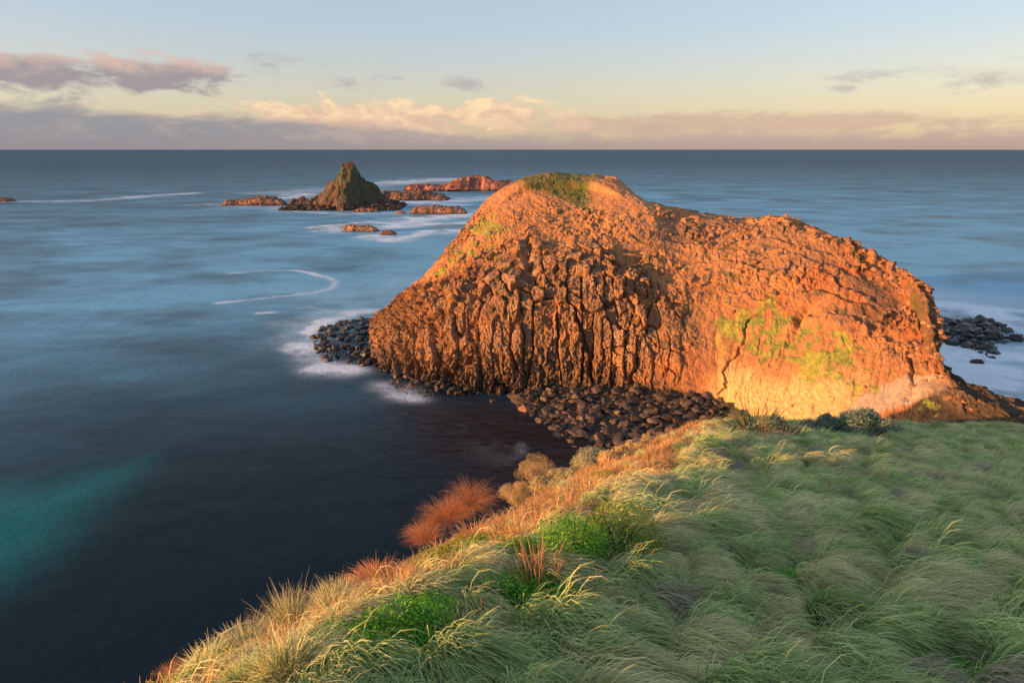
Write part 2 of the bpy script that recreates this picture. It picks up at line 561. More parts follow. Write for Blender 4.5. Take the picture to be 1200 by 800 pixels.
# deep gullies: the crack low on the right face and a few up the middle
def gully(u0, v0, u1, v1, width, depth):
    global D
    t = np.clip((Vv - v0) / (v1 - v0), 0, 1)
    uc = u0 + (u1 - u0) * t + 0.16 * fbm(Vv * 4, Vv * 0 + u0, oct=4, seed=int(u0 * 10))
    inside = sst(Vv, v0 - .05, v0 + .12) * (1 - sst(Vv, v1 - .2, v1 + .05))
    D = D - depth * np.exp(-((U - uc) / (width * (1 + .8 * fine))) ** 2) * inside * np.clip(1 + 1.2 * med, 0, 1.6)
gully(8.02, 1.55, 8.5, 2.95, 0.018, 1.3)
gully(9.0, 2.3, 9.4, 3.3, 0.06, 1.0)
gully(4.1, 2.0, 3.9, 3.3, 0.10, 1.6)
gully(2.9, 1.8, 3.0, 3.2, 0.10, 1.6)
gully(11.4, 1.9, 11.2, 2.9, 0.05, 1.0)
# terrace under the summit cap, and a rocky knob on top
D += 1.6 * sst(Vv, 4.42, 4.52) * (1 - sst(Vv, 4.7, 5.0)) * sst(U, 3.2, 4.0) * (1 - sst(U, 5.2, 5.9))
knob = np.exp(-((U - 5.35) / .65) ** 2 - ((Vv - 5.05) / .22) ** 2)
D += knob * (.1 + 1.6 * med)
# blocky rim at the right skyline
rimb = sst(U, 9.5, 10.2) * (1 - sst(U, 12.6, 13)) * np.exp(-((Vv - 4.9) / .3) ** 2)
D += rimb * (np.where(rC > .5, 1.0, 0) * sst(edC, 0, .3) * .35)
ledge = np.exp(-((Vv - (1.15 + (U - 10.2) * .58) - .28) / .3) ** 2) * sst(U, 9.8, 10.6) * (1 - sst(U, 12.2, 12.7))
D = D * (1 - .8 * ledge) - 1.0
D *= (sst(Vv, 0.0, 0.9) * .8 + .2) * (.55 + .45 * sst(U, 0, 1.6))
P2 = P + N * D[..., None]

# colours (what the surfaces are made of, plus shade painted on the right-hand slope)
ORANGE = np.array([0.44, 0.20, 0.082])
RED = np.array([0.33, 0.115, 0.048])
BROWN = np.array([0.34, 0.175, 0.085])
GREY = np.array([0.25, 0.16, 0.105])
DARK = np.array([0.060, 0.045, 0.038])
SAND = np.array([0.60, 0.40, 0.17])
PALE = np.array([0.50, 0.36, 0.26])
GREEN = np.array([0.12, 0.17, 0.035])
LIME = np.array([0.32, 0.35, 0.055])
C = np.broadcast_to(ORANGE, P.shape).copy()
C = lerp(C, RED, .8 * sst(fbm(A / 14, B / 10, oct=4, seed=101) + .9 * sst(U, 8.5, 10.5) * sst(Vv, 2.6, 3.4) - .1, -.1, .6))
rockc = lerp(np.broadcast_to(BROWN, P.shape), GREY, rC)
rockc = lerp(rockc, ORANGE * .8, sst(fbm(A / 4, B / 4, oct=4, seed=105), -.05, .5) * .75)
isrock = np.clip(colm * sst(bodyA, .35, .8) * .85 * (1 - .35 * sst(Vv, 2.3, 3.2)) + rockm * sel * sst(edC, .05, .3) * .7, 0, 1)
rockc = rockc * (.72 + .56 * jr)[..., None]
C = lerp(C, rockc, isrock)
C = lerp(C, BROWN * .7, broken * .4)
C = lerp(C, np.array([.13, .085, .06]), sst(1.6 + jig - Vv, 0, .6) * colm * .5)
# dark stained and wet band just above the sea
wet = (1 - sst(P2[..., 2] + 1.2 * med, 2.0, 5.5))
wet = np.maximum(wet * .8, 1 - sst(P2[..., 2] + .6 * med, 0.8, 2.2)) * (1 - sst(U, 7.9, 8.8))
C = lerp(C, DARK, wet * .85)
# yellow sand low on the right, pale path on the neck
sand = sst(U + jig, 7.7, 8.4) * (1 - sst(U + jig, 9.9, 11.0)) * sst(2.3 + .9 * jig - Vv + .25 * fbm(A / 5, B / 12, oct=4, seed=8), 0, .45)
C = lerp(C, SAND, sand * .95)
ln = 1.15 + (U - 10.2) * .58 + .5 * jig
path = sst(ledge + .3 * fine, .25, .6)
C = lerp(C, np.array([0.50, 0.37, 0.26]), path * .85)
C = lerp(C, np.array([0.055, 0.042, 0.030]), sst(ln - Vv + .25 * med, -.03, .12) * sst(U, 9.9, 10.4) * .95)  # brown earth darkened to paint in the shade on the neck's right slope
C = lerp(C, np.array([0.06, 0.045, 0.032]), sst(U + .5 * med - .45 * (Vv - 3), 12.2, 12.5) * .9)  # the same painted shade carried over the right end
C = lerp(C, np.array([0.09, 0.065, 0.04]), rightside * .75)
# summit
C = lerp(C, PALE * np.array([.98, .72, .55]), cap * sst(fbm(A / 6, B / 4, oct=4, seed=44), -.3, .3) * .7)
gcap = sst(U + jig, 3.4, 3.9) * (1 - sst(U + jig, 5.1, 5.5)) * sst(Vv + .25 * jig - np.interp(U, [3.4, 4.2, 5.1, 5.6], [4.55, 4.35, 3.85, 4.3]), 0, .07) * (1 - sst(Vv, 5.15, 5.4))
C = lerp(C, np.array([0.13, 0.14, 0.04]) , gcap * (.75 + .25 * sst(fine, -.2, .2)))
gpath = np.exp(-((U - 6.2) / .5) ** 2) * sst(Vv, 4.5, 4.7) * (1 - sst(Vv, 5.0, 5.2))
C = lerp(C, np.array([0.36, 0.31, 0.26]), gpath * .8)
back_ = sst(Vv, 5.1, 5.5)
C = lerp(C, np.array([0.11, 0.10, 0.045]), back_ * .8)
C = lerp(C, np.array([.47, .215, .095]), sst(Vv + jig, 3.3, 4.0) * (1 - sst(U + jig, 7.0, 8.5)) * (1 - sst(Vv, 5.0, 5.2)) * (1 - gcap) * .65)
C = lerp(C, np.array([.20, .12, .08]), sst(fbm(A / 9, B / 5, oct=6, seed=131, gain=.65), -.05, .3) * rockm * (1 - cap) * .7)
# moss and small plants in patches
g1 = fbm(A / 5, B / 5, oct=5, seed=55, gain=.62)
def patch(u, v, ru, rv):
    return np.exp(-((U - u) / ru) ** 2 - ((Vv - v) / rv) ** 2)
gm = .66 * patch(9.0, 2.62, .9, .42) + .62 * patch(9.7, 2.4, .6, .3) + .5 * patch(8.3, 2.85, .9, .5) + .6 * patch(10.3, 2.1, .8, .3) + .75 * patch(2.6, 4.1, .8, .7) + .6 * patch(3.3, 3.4, .6, .5) \
    + .7 * patch(11.9, 1.9, .35, .25) + .4 * patch(10.6, 2.6, .7, .35) + .35 * patch(6.0, 2.6, .4, .3) + .5 * patch(9.8, 4.9, .4, .12)
gm = sst(gm * (.62 + 1.1 * g1 + 1.3 * fbm(A / 1.7, B / 1.7, oct=4, seed=57, gain=.65)), .30, .62)
C = lerp(C, lerp(np.broadcast_to(GREEN * 1.3, P.shape), LIME, sst(g1 + .5 * fine, -.1, .5)), gm * .8)
C = lerp(C, np.array([.075, .07, .03]), sst(g1 * 1.0 + .6 * fbm(A / 1.2, B / 1.2, oct=3, seed=66), .36, .5) * rockm * .55 * (1 - colm * .5))
C = np.clip(C, 0.01, .85)

# split: each big column cell becomes a part of its own
fi = grid_faces(NU, NV)
cellv = cidA.ravel()
cm = (colm.ravel() > 0.6) & (Vv.ravel() > 1.0) & (Vv.ravel() < 3.3) & (U.ravel() > .6)
fcell = cellv[fi[:, 0]]
fok = cm[fi].all(axis=1) & (cellv[fi[:, 1]] >= 0)
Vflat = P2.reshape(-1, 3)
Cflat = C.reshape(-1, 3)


def submesh(name, faces, mat):
    used, inv = np.unique(faces, return_inverse=True)
    return mesh_np(name, Vflat[used], inv.reshape(faces.shape), mat, Cflat[used], smooth=False)


ids, cnt = np.unique(fcell[fok], return_counts=True)
keep = ids[np.argsort(-cnt)][:285]
keep = keep[np.sort(cnt)[::-1][:285] > 90]
in_part = fok & np.isin(fcell, keep)
FLIP = slice(None, None, -1) if sgn_ < 0 else slice(None)
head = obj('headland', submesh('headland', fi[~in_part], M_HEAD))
tag(head, kind='structure')
order = np.argsort(fcell[in_part], kind='stable')
fp, fc_ = fi[in_part][order], fcell[in_part][order]
cuts = np.flatnonzero(np.diff(fc_)) + 1
for grp in np.split(fp, cuts):
    obj('basalt_column', submesh('basalt_column', grp, M_HEAD), head)


# ------------------------------------------------------------------ boulders
def ico(sub):
    t = (1 + 5 ** .5) / 2
    v = [(-1, t, 0), (1, t, 0), (-1, -t, 0), (1, -t, 0), (0, -1, t), (0, 1, t), (0, -1, -t), (0, 1, -t), (t, 0, -1), (t, 0, 1), (-t, 0, -1), (-t, 0, 1)]
    f = [(0, 11, 5), (0, 5, 1), (0, 1, 7), (0, 7, 10), (0, 10, 11), (1, 5, 9), (5, 11, 4), (11, 10, 2), (10, 7, 6), (7, 1, 8), (3, 9, 4), (3, 4, 2), (3, 2, 6), (3, 6, 8), (3, 8, 9), (4, 9, 5), (2, 4, 11), (6, 2, 10), (8, 6, 7), (9, 8, 1)]
    v = [np.array(p) / np.linalg.norm(p) for p in v]
    for _ in range(sub):
        cache, nf = {}, []
        def mp(a, b):
            k = (min(a, b), max(a, b))
            if k not in cache:
                q = v[a] + v[b]
                v.append(q / np.linalg.norm(q))
                cache[k] = len(v) - 1
            return cache[k]
        for a, b, c in f:
            x, y, z = mp(a, b), mp(b, c), mp(c, a)
            nf += [(a, x, z), (b, y, x), (c, z, y), (x, y, z)]
        f = nf
    return np.array(v), np.array(f)


ICO2 = ico(2)


def rock_verts(seed, cut=0.72):
    r = np.random.default_rng(seed)
    V, Fc = ICO2
    V = V.copy()
    # chop with random planes for a blocky stone
    for _ in range(14):
        n = r.normal(size=3)
        n /= np.linalg.norm(n)
        d = cut - .2 + .3 * r.random()
        s = V @ n
        V = np.where((s > d)[:, None], V - n * (s - d)[:, None], V)
    V = V * np.array([1, r.uniform(.7, 1), r.uniform(.55, .85)])
    V += .03 * np.stack([vnoise(V[:, 0] * 3 + seed, V[:, 1] * 3, V[:, 2] * 3, seed + k) for k in range(3)], 1)
    return V, Fc


ROCKV = [rock_verts(100 + k) for k in range(8)]
ICO2, _keep = ico(1), ICO2
ROCKV1 = [rock_verts(200 + k, .54) for k in range(8)]
for _k in range(8):
    ROCKV1[_k] = (ROCKV1[_k][0] * np.array([1.15, .8 + .05 * _k, .95]), ROCKV1[_k][1])
ICO2 = _keep
M_RUB = rock_material('reef_rubble', 0.85, 0.3, 0.5, 0.5, base=(0.30, 0.155, 0.10))


def rock_meshes(mat, nm):
    return [mesh_np(nm, v, f, mat, None, smooth=False) for v, f in ROCKV]


def merged_rocks(name, pts, sizes, mat, rng, small=False):
    Vs, Fs, off = [], [], 0
    for p, s in zip(pts, sizes):
        v, f = (ROCKV1 if small else ROCKV)[rng.integers(8)]
        a = rng.uniform(0, 6.28)
        b = rng.uniform(-.5, .5)
        Rz = np.array([[math.cos(a), -math.sin(a), 0], [math.sin(a), math.cos(a), 0], [0, 0, 1]])
        Rx = np.array([[1, 0, 0], [0, math.cos(b), -math.sin(b)], [0, math.sin(b), math.cos(b)]])
        Vs.append((v * s) @ (Rx @ Rz).T + p)
        Fs.append(f + off)
        off += len(v)
    if not Vs: return None
    return mesh_np(name, np.concatenate(Vs), np.concatenate(Fs), mat, None, smooth=False)


def in_poly(x, y, poly):
    inside = np.zeros(x.shape, bool)
    n = len(poly)
    for i in range(n):
        x1, y1 = poly[i]
        x2, y2 = poly[(i + 1) % n]
        c = ((y1 > y) != (y2 > y)) & (x < (x2 - x1) * (y - y1) / (y2 - y1 + 1e-12) + x1)
        inside ^= c
    return inside


def boulder_field(pxpoly, n_things, n_stuff, smax, smin, meshes, mat, label, group, seed, zfun, stuff_name='rubble', name='boulder'):
    poly = [at_z(*p)[:2] for p in pxpoly]
    r = np.random.default_rng(seed)
    lo, hi = np.min(poly, 0), np.max(poly, 0)
    pts = np.empty((0, 2))
    while len(pts) < (n_things + n_stuff):
        q = r.uniform(lo, hi, (4000, 2))
        q = q[in_poly(q[:, 0], q[:, 1], poly)]
        pts = np.concatenate([pts, q])
    pts = pts[:n_things + n_stuff]
    sz = smin + (smax - smin) * r.random(len(pts)) ** 6
    order = np.argsort(-sz)
    pts, sz = pts[order], sz[order]
    z = zfun(pts[:, 0], pts[:, 1])
    for k in range(n_things):
        o = obj(name, meshes[r.integers(8)], None, (pts[k, 0], pts[k, 1], z[k] + sz[k] * .25))
        s = sz[k]
        o.scale = (s, s * r.uniform(.8, 1.1), s * r.uniform(.8, 1.15))
        o.rotation_euler = (r.uniform(-.5, .5), r.uniform(-.5, .5), r.uniform(0, 6.28))
        tag(o, label, 'boulder', group)
    small_ = True
    rest = [np.array([pts[k, 0], pts[k, 1], z[k] + sz[k] * .15]) for k in range(n_things, len(pts))]
    if rest:
        me = merged_rocks(stuff_name, rest, sz[n_things:], mat, r, small=True)
        tag(obj(stuff_name, me), kind='stuff')


MB_ = rock_meshes(M_BOULDER, 'boulder')
MK_ = rock_meshes(M_BLACK, 'boulder')
MS_ = rock_meshes(M_STONE, 'rock')

# rocks strewn over the middle and upper slopes of the headland
r = np.random.default_rng(321)
wgt = (1 - ledge) * rockm * (1 - .8 * colm) * sst(Vv, 1.6, 2.3) * (1 - sst(Vv, 4.9, 5.1)) * sst(U, .5, 1.5) * (1 - sst(U, 13, 13.5)) * (.15 + sst(fbm(A / 9, B / 7, oct=4, seed=322), -.1, .4)) + .06 * soil * sst(Vv, 1.3, 1.6)
ii, jj = r.integers(0, NU, 60000), r.integers(0, NV, 60000)
dens_ = np.linalg.norm(np.gradient(P, axis=0), axis=2) * np.linalg.norm(np.gradient(P, axis=1), axis=2)
pr = wgt[ii, jj] * dens_[ii, jj] / dens_.max() * 6
g_ = r.random(60000) < pr
ii, jj = ii[g_][:2900], jj[g_][:2900]
sz = .12 + .75 * r.random(len(ii)) ** 6
o_ = np.argsort(-sz)
ii, jj, sz = ii[o_], jj[o_], sz[o_]
pts = [P2[a, b] for a, b in zip(ii, jj)]
for k in range(230):
    o = obj('rock', MS_[r.integers(8)], head, tuple(pts[k]))
    o.scale = (sz[k], sz[k] * r.uniform(.8, 1.1), sz[k] * r.uniform(.8, 1.1))
    o.rotation_euler = (r.uniform(-.5, .5), r.uniform(-.5, .5), r.uniform(0, 6.28))
for k in range(60):
    a = int(np.argmin(abs(U[:, 0] - r.uniform(9.4, 12.7))))
    b = int(np.argmin(abs(varr - (r.uniform(4.3, 5.08) if k % 3 else r.uniform(2.6, 4.3)))))
    o = obj('rock', MS_[r.integers(8)], head, tuple(P2[a, b]))
    q = r.uniform(.35, .95)
    o.scale = (q * 1.25, q, q * .9)
    o.rotation_euler = (r.uniform(-.4, .4), r.uniform(-.4, .4), r.uniform(0, 6.28))
tag(obj('rubble', merged_rocks('rubble', pts[230:], sz[230:], M_STONE, r, small=True), head), kind='stuff')

# the boulder beach between the cliff foot and the grassy slope
BEACH = [(596, 463), (650, 459), (700, 452), (740, 446), (778, 440), (815, 462), (850, 480), (880, 520), (840, 560), (760, 560), (690, 540), (655, 528), (640, 500), (628, 482), (604, 471)]
bw = np.array([at_z(*p)[:2] for p in BEACH])


def poly_dist(x, y, poly):
    "distance to polygon edge, positive inside"
    d = np.full(x.shape, 1e9)
    n = len(poly)
    for i in range(n):
        a, b = np.array(poly[i]), np.array(poly[(i + 1) % n])
        ab = b - a
        t = np.clip(((x - a[0]) * ab[0] + (y - a[1]) * ab[1]) / (ab @ ab), 0, 1)
        d = np.minimum(d, np.hypot(x - a[0] - t * ab[0], y - a[1] - t * ab[1]))
    return np.where(in_poly(x, y, poly), d, -d)


def beach_z(x, y):
    # rises towards the cliff (away from the camera and to the right)
    b0 = at_z(640, 505)[:2]
    up = np.array([0.62, 0.55])
    s = (x - b0[0]) * up[0] + (y - b0[1]) * up[1]
    return -0.6 + 0.16 * np.clip(s, -6, 60) + .35 * fbm(x / 3, y / 3, oct=3, seed=7)


gx, gy = np.linspace(bw[:, 0].min() - 12, bw[:, 0].max() + 12, 130), np.linspace(bw[:, 1].min() - 12, bw[:, 1].max() + 12, 130)
GX, GY = np.meshgrid(gx, gy, indexing='ij')
dd = poly_dist(GX, GY, [tuple(p) for p in bw])
GZ = beach_z(GX, GY) * sst(dd, -3, 1) - 3.0 * (1 - sst(dd, -6, 0.5))
bc = lerp(np.broadcast_to(np.array([.05, .036, .03]), GX.shape + (3,)), np.array([.13, .085, .06]), sst(fbm(GX / 4, GY / 4, oct=4, seed=2), -.3, .4))
tag(obj('beach', mesh_np('beach', np.stack([GX, GY, GZ], 2).reshape(-1, 3), grid_faces(130, 130), M_GROUND, bc.reshape(-1, 3))), kind='structure')
boulder_field(BEACH[:13], 190, 7000, 1.5, .13, MB_, M_BOULDER, 'dark boulder on the shadowed beach at the foot of the orange cliff', 'boulders on the beach under the cliff', 5, beach_z)

flat0 = lambda x, y: 0.0 * x + 0.5 * fbm(x / 5, y / 5, oct=2, seed=4)
# the black boulder point at the left end of the cliff
LP = [(366, 398), (378, 384), (405, 377), (440, 373), (452, 400), (470, 430), (470, 444), (440, 432), (412, 428), (380, 424), (370, 412)]
lpw = [tuple(at_z(*p)[:2]) for p in LP]
boulder_field(LP, 60, 1500, 1.5, .2, MK_, M_BLACK, 'black wave-washed boulder on the low point at the left end of the cliff', 'black boulders on the left point', 6,
              lambda x, y: 0.1 + 1.3 * sst(poly_dist(x, y, lpw), 0, 7) + flat0(x, y) * .5, 'small_stones')
# ledge of boulders in front of the cliff
LP2 = [(455, 447), (480, 440), (520, 442), (560, 452), (610, 458), (640, 463), (560, 462), (510, 466), (470, 462)]
lpw2 = [tuple(at_z(*p)[:2]) for p in LP2]
boulder_field(LP2, 36, 500, 1.1, .2, MB_, M_BOULDER, 'dark wet boulder at the waterline below the basalt columns', 'boulders at the waterline below the columns', 8,
              lambda x, y: 0.1 + .8 * sst(poly_dist(x, y, lpw2), 0, 3), 'small_stones')

# ------------------------------------------------------------------ sea stack and reefs
def island(name, label, cat, prof, py_base, depth, seed, tint, slope=None, cell=5.0, amp=1.0, n=110, mdepth=70, tint2=None, yoff=0):
    """prof: skyline of the rock in photo px; py_base: its waterline row; a real mound standing in the sea"""
    base = at_z(prof[0][0], py_base)
    Y0 = base[1] + yoff
    xs = np.array([(p[0] - 600) / F for p in prof]) * Y0 * 1.0 / (ray(600, py_base)[1])
    hs = np.array([at(600, p[1], Y0)[2] for p in prof])
    hs = np.maximum(hs, 0.0)
    x = np.linspace(xs[0] - 3, xs[-1] + 3, n)
    y = np.linspace(-depth, depth, mdepth)
    GX, GY = np.meshgrid(x, y, indexing='ij')
    wxx = GX + cell * .5 * fbm(GX / cell / 2, GY / cell / 2, oct=2, seed=seed)
    Pz = np.interp(wxx, xs, hs, left=-2, right=-2)
    if slope is None:
        Zz = Pz * (1 - sst(np.abs(GY + depth * .3 * fbm(GX / 14, GY / 14, oct=2, seed=seed + 3)), depth * .35, depth * .95)) - .5
    else:
        Zz = Pz - np.abs(GY + 2 * fbm(GX / 10, GY / 10, oct=2, seed=seed)) * slope
        Zz = np.maximum(Zz, np.minimum(Pz, 3.0) * (1 - sst(np.abs(GY), depth * .5, depth * .95)) - .5)
    f1, f2, c, r, ox, oy, er = worley(GX / cell, GY / cell, seed + 7, .95)
    f1, f2b, c2, r2, ox2, oy2, er2 = worley(GX / cell * 2.3, GY / cell * 2.3, seed + 9, .95)
    bump = (r - .5) * 1.0 + .5 * sst(f2 - .0, 0, 1) * 0 + ox * (r - .5) * 1.2 + .5 * (r2 - .5) + .35 * fbm(GX / 3, GY / 3, oct=3, seed=seed)
    Zz = Zz + amp * bump * sst(Zz, -1.0, 2.0) * 1.6
    Zz = np.where(Zz < .1, Zz * 1.5 - .6, Zz)
    g = fbm(GX / 10, GY / 10, oct=4, seed=seed + 20)
    Cc = lerp(np.broadcast_to(np.array(tint), GX.shape + (3,)), np.array(tint) * .55, sst(r, .3, .9))
    if tint2 is not None:
        Cc = lerp(Cc, np.array(tint2), sst(g + .25 + (GX - GX.mean() - 4) / 45, -.1, .35) * sst(Zz, 6, 11) * (1 - sst(Zz, 33, 37)) * .9)
    Cc = lerp(Cc, np.array([.035, .028, .025]), (1 - sst(Zz + amp * .8 * g, .6 * amp, 2.2 * amp)) * .9)
    V = np.stack([GX, GY, np.maximum(Zz, -3)], 2).reshape(-1, 3)
    o = obj(name, mesh_np(name, V, grid_faces(n, mdepth), M_REEF, Cc.reshape(-1, 3), smooth=False), None, (0, Y0, 0))
    tag(o, label, cat)
    rr = np.random.default_rng(seed)
    ii, jj = rr.integers(0, n, 5000), rr.integers(0, mdepth, 5000)
    g_ = (Zz[ii, jj] > .15) & (Zz[ii, jj] < 9 + 3 * amp)
    ii, jj = ii[g_][:420], jj[g_][:420]
    sz = cell * (.10 + .38 * rr.random(len(ii)) ** 3)
    pts = [np.array([GX[a, b], GY[a, b], Zz[a, b]]) for a, b in zip(ii, jj)]
    me = merged_rocks('rubble', pts, sz, M_RUB, rr, small=True)
    if me is not None:
        c_ = obj('rubble', me, o)
        tag(c_, kind='stuff')
    return o, xs, Y0


RK = (0.40, 0.20, 0.13)
ISL = []
ISL.append(island('sea_stack', 'dark pyramid-shaped sea stack with mossy green flanks standing in the sea', 'sea stack',
    [(338, 242), (346, 233), (356, 231), (368, 234), (374, 227), (381, 218), (390, 211), (398, 205), (402, 199), (404, 193), (409, 191), (415, 190), (420, 195), (424, 202), (428, 209), (440, 216), (450, 225), (460, 232), (468, 238), (474, 243)],
    243, 44, 31, (0.125, 0.082, 0.06), slope=1.05, cell=5.5, amp=1.3, n=240, mdepth=170, tint2=(0.07, 0.072, 0.034), yoff=0))
ISL.append(island('reef', 'long low brown reef by itself to the left of the pyramid sea stack', 'reef',
    [(264, 238), (268, 234), (280, 235), (292, 232), (302, 231), (312, 230), (322, 232), (332, 235), (336, 239)], 240, 11, 41, RK, cell=4, amp=.8, n=130, mdepth=50))
ISL.append(island('reef', 'low dark rocks trailing to the right behind the pyramid sea stack', 'reef',
    [(440, 230), (450, 223), (462, 224), (474, 226), (486, 223), (498, 223), (510, 227), (520, 228), (527, 233)], 234, 16, 43, (0.24, .14, .10), cell=5, amp=1.0, n=130, mdepth=50))
ISL.append(island('reef', 'farthest reef, a long reddish rock shelf rising to a rounded mound', 'reef',
    [(474, 220), (482, 217), (500, 216), (515, 217), (527, 215), (536, 209), (548, 207), (558, 206), (570, 207), (580, 211), (590, 213), (604, 212), (640, 216), (660, 222)], 223, 24, 45, (0.42, .17, .12), cell=8, amp=1.2, n=180, mdepth=50))
ISL.append(island('reef', 'flat orange rock shelf amid white foam between the sea stack and the headland', 'reef',
    [(482, 246), (490, 242), (502, 241), (515, 241), (526, 242), (536, 241), (545, 246), (549, 250)], 250, 8, 47, RK, cell=3.5, amp=.7, n=120, mdepth=46))
ISL.append(island('reef', 'small orange slab of rock in front of the pyramid sea stack', 'reef',
    [(402, 269), (405, 264), (412, 263), (425, 264), (436, 264), (441, 267), (444, 271)], 271, 5, 49, (0.46, .25, .16), cell=2.6, amp=.45, n=90, mdepth=40))
ISL.append(island('reef', 'tiny rock just right of the orange slab, awash in foam', 'reef',
    [(446, 274), (450, 270), (457, 269), (463, 271), (466, 275)], 275, 3, 51, RK, cell=2, amp=.35, n=50, mdepth=30))
ISL.append(island('reef', 'low strip of rock along the near foot of the pyramid sea stack', 'reef',
    [(414, 247), (420, 244), (432, 243), (442, 244), (447, 248)], 248, 5, 53, RK, cell=3, amp=.4, n=60, mdepth=30))
ISL.append(island('reef', 'lone small rock at the far left edge of the sea', 'reef',
    [(-14, 235), (-6, 232), (4, 231), (12, 233), (17, 236)], 236, 7, 55, (.3, .17, .12), cell=4, amp=.6, n=50, mdepth=30))
ISL.append(island('reef', 'small wave-washed rock just left of the flat orange shelf', 'reef',
    [(463, 250), (467, 247), (473, 247), (478, 250)], 250, 4, 57, RK, cell=3, amp=.3, n=40, mdepth=24))

# the black reef off the right end of the headland
RP = [(1104, 372), (1118, 378), (1140, 373), (1162, 376), (1185, 388), (1178, 394), (1215, 396), (1215, 402), (1180, 403), (1162, 408), (1176, 412), (1158, 424), (1140, 414), (1120, 406), (1104, 402), (1098, 386)]
rpw = [tuple(at_z(*p)[:2]) for p in RP]
boulder_field(RP, 50, 900, 2.3, .35, MK_, M_BLACK, 'black boulder of the wave-washed reef off the right end of the headland', 'black boulders of the reef on the right', 9,
              lambda x, y: -0.5 + 1.5 * sst(poly_dist(x, y, rpw), 0, 6), 'small_stones')
boulder_field([(1098, 372), (1106, 376), (1104, 390), (1112, 400), (1100, 410), (1085, 390)], 8, 120, 1.2, .3, MK_, M_BLACK, 'black boulder of the wave-washed reef off the right end of the headland',
              'black boulders of the reef on the right', 10, lambda x, y: 0.3 + 0 * x, 'small_stones')
for k, (px, py, s, lb) in enumerate([(615, 480, 1.5, 'lone orange-brown rock standing in the dark water off the boulder beach'), (577, 470, .8, 'small dark rock in the bay left of the beach'),
                       (662, 490, 1.9, 'large reddish boulder at the left edge of the boulder beach'), (1146, 425, 1.6, 'small black rock awash below the reef on the right'), (608, 476, .7, 'smaller stone beside the lone rock in the dark bay')]):
    p = at_z(px, py)
    o = obj('rock', (MS_ if k in (0, 2) else MB_)[k], None, (p[0], p[1], .1))
    o.scale = (s * 1.3, s, s)
    o.rotation_euler = (.2, .1, k)
    tag(o, lb, 'rock')

# ------------------------------------------------------------------ the sea
r_ = np.concatenate([np.linspace(40, 230, 330, endpoint=False), 230 * (3000 / 230) ** np.linspace(0, 1, 330, endpoint=False), 3000 * (90000 / 3000) ** np.linspace(0, 1, 30)])
th = np.radians(np.concatenate([np.linspace(-70, -42, 20, endpoint=False), np.linspace(-42, 42, 460, endpoint=False), np.linspace(42, 70, 21)]))
R2, T2 = np.meshgrid(r_, th, indexing='ij')
SX, SY = R2 * np.sin(T2), R2 * np.cos(T2)


def dist_line(x, y, pts):
    d = np.full(x.shape, 1e9)
    for a, b in zip(pts[:-1], pts[1:]):
        ab = b - a
        t = np.clip(((x - a[0]) * ab[0] + (y - a[1]) * ab[1]) / (ab @ ab + 1e-9), 0, 1)
        d = np.minimum(d, np.hypot(x - a[0] - t * ab[0], y - a[1] - t * ab[1]))
    return d


def W(pts):
    return [at_z(*p)[:2] for p in pts]


dn = fbm(SX / 9, SY / 9, oct=4, seed=200)
dn2 = fbm(SX / 40, SY / 25, oct=4, seed=210)
foam = np.zeros_like(SX)


def addfoam(pts, width, strength, wob=1.0, noise=.6):
    global foam
    d = dist_line(SX + wob * dn * width, SY + wob * dn2 * width, W(pts))
    f = strength * np.exp(-(d / width) ** 2) * np.clip(1 + noise * 1.5 * dn, 0, 2)
    foam = np.maximum(foam, f)


addfoam([(258, 355), (285, 352), (330, 347), (365, 343), (386, 338), (393, 331), (385, 325), (365, 320), (345, 317), (310, 317), (270, 320)], 1.6, .75)
addfoam([(306, 367), (318, 366)], 1.6, .85, noise=.2)
addfoam([(365, 360), (398, 366)], 1.0, .45)
addfoam([(342, 361), (358, 361)], 1.0, .3)
addfoam([(40, 236), (110, 235), (160, 231), (200, 228), (230, 226)], 12, .55)
addfoam([(150, 231), (226, 227)], 7, .85)
addfoam([(15, 236), (40, 236)], 10, .6)
# surf round the left boulder point
addfoam([(356, 408), (366, 388), (385, 374), (415, 366), (432, 364)], 4.5, 1.0)
addfoam([(352, 400), (362, 424), (385, 434), (412, 436)], 4.5, .95)
addfoam([(340, 400), (350, 380), (380, 366)], 7, .35)
addfoam([(445, 452), (460, 462), (485, 468), (470, 455)], 2.4, .75)
addfoam([(330, 340), (430, 352), (470, 330)], 14, .12)
# white water among the reefs
for (pts, wd, s) in (([(470, 262), (500, 256), (540, 252), (575, 248)], 12, .8), ([(450, 266), (480, 264), (540, 262), (560, 260)], 9, .75),
                     ([(440, 276), (462, 280), (500, 272)], 8, .7), ([(395, 270), (380, 266), (430, 260), (470, 262)], 8, .5),
                     ([(500, 238), (540, 234), (572, 232)], 20, .6), ([(464, 214), (500, 212), (530, 210)], 40, .5),
                     ([(370, 229), (352, 227), (340, 232)], 14, .5), ([(460, 236), (500, 238), (540, 240)], 12, .7),
                     ([(520, 272), (545, 270)], 8, .5), ([(330, 226), (400, 222), (450, 216)], 30, .25), ([(250, 240), (338, 243)], 12, .28), ([(338, 246), (400, 251), (470, 250)], 10, .35)):
    addfoam(pts, wd * 1.15, min(1.0, s * 1.45))
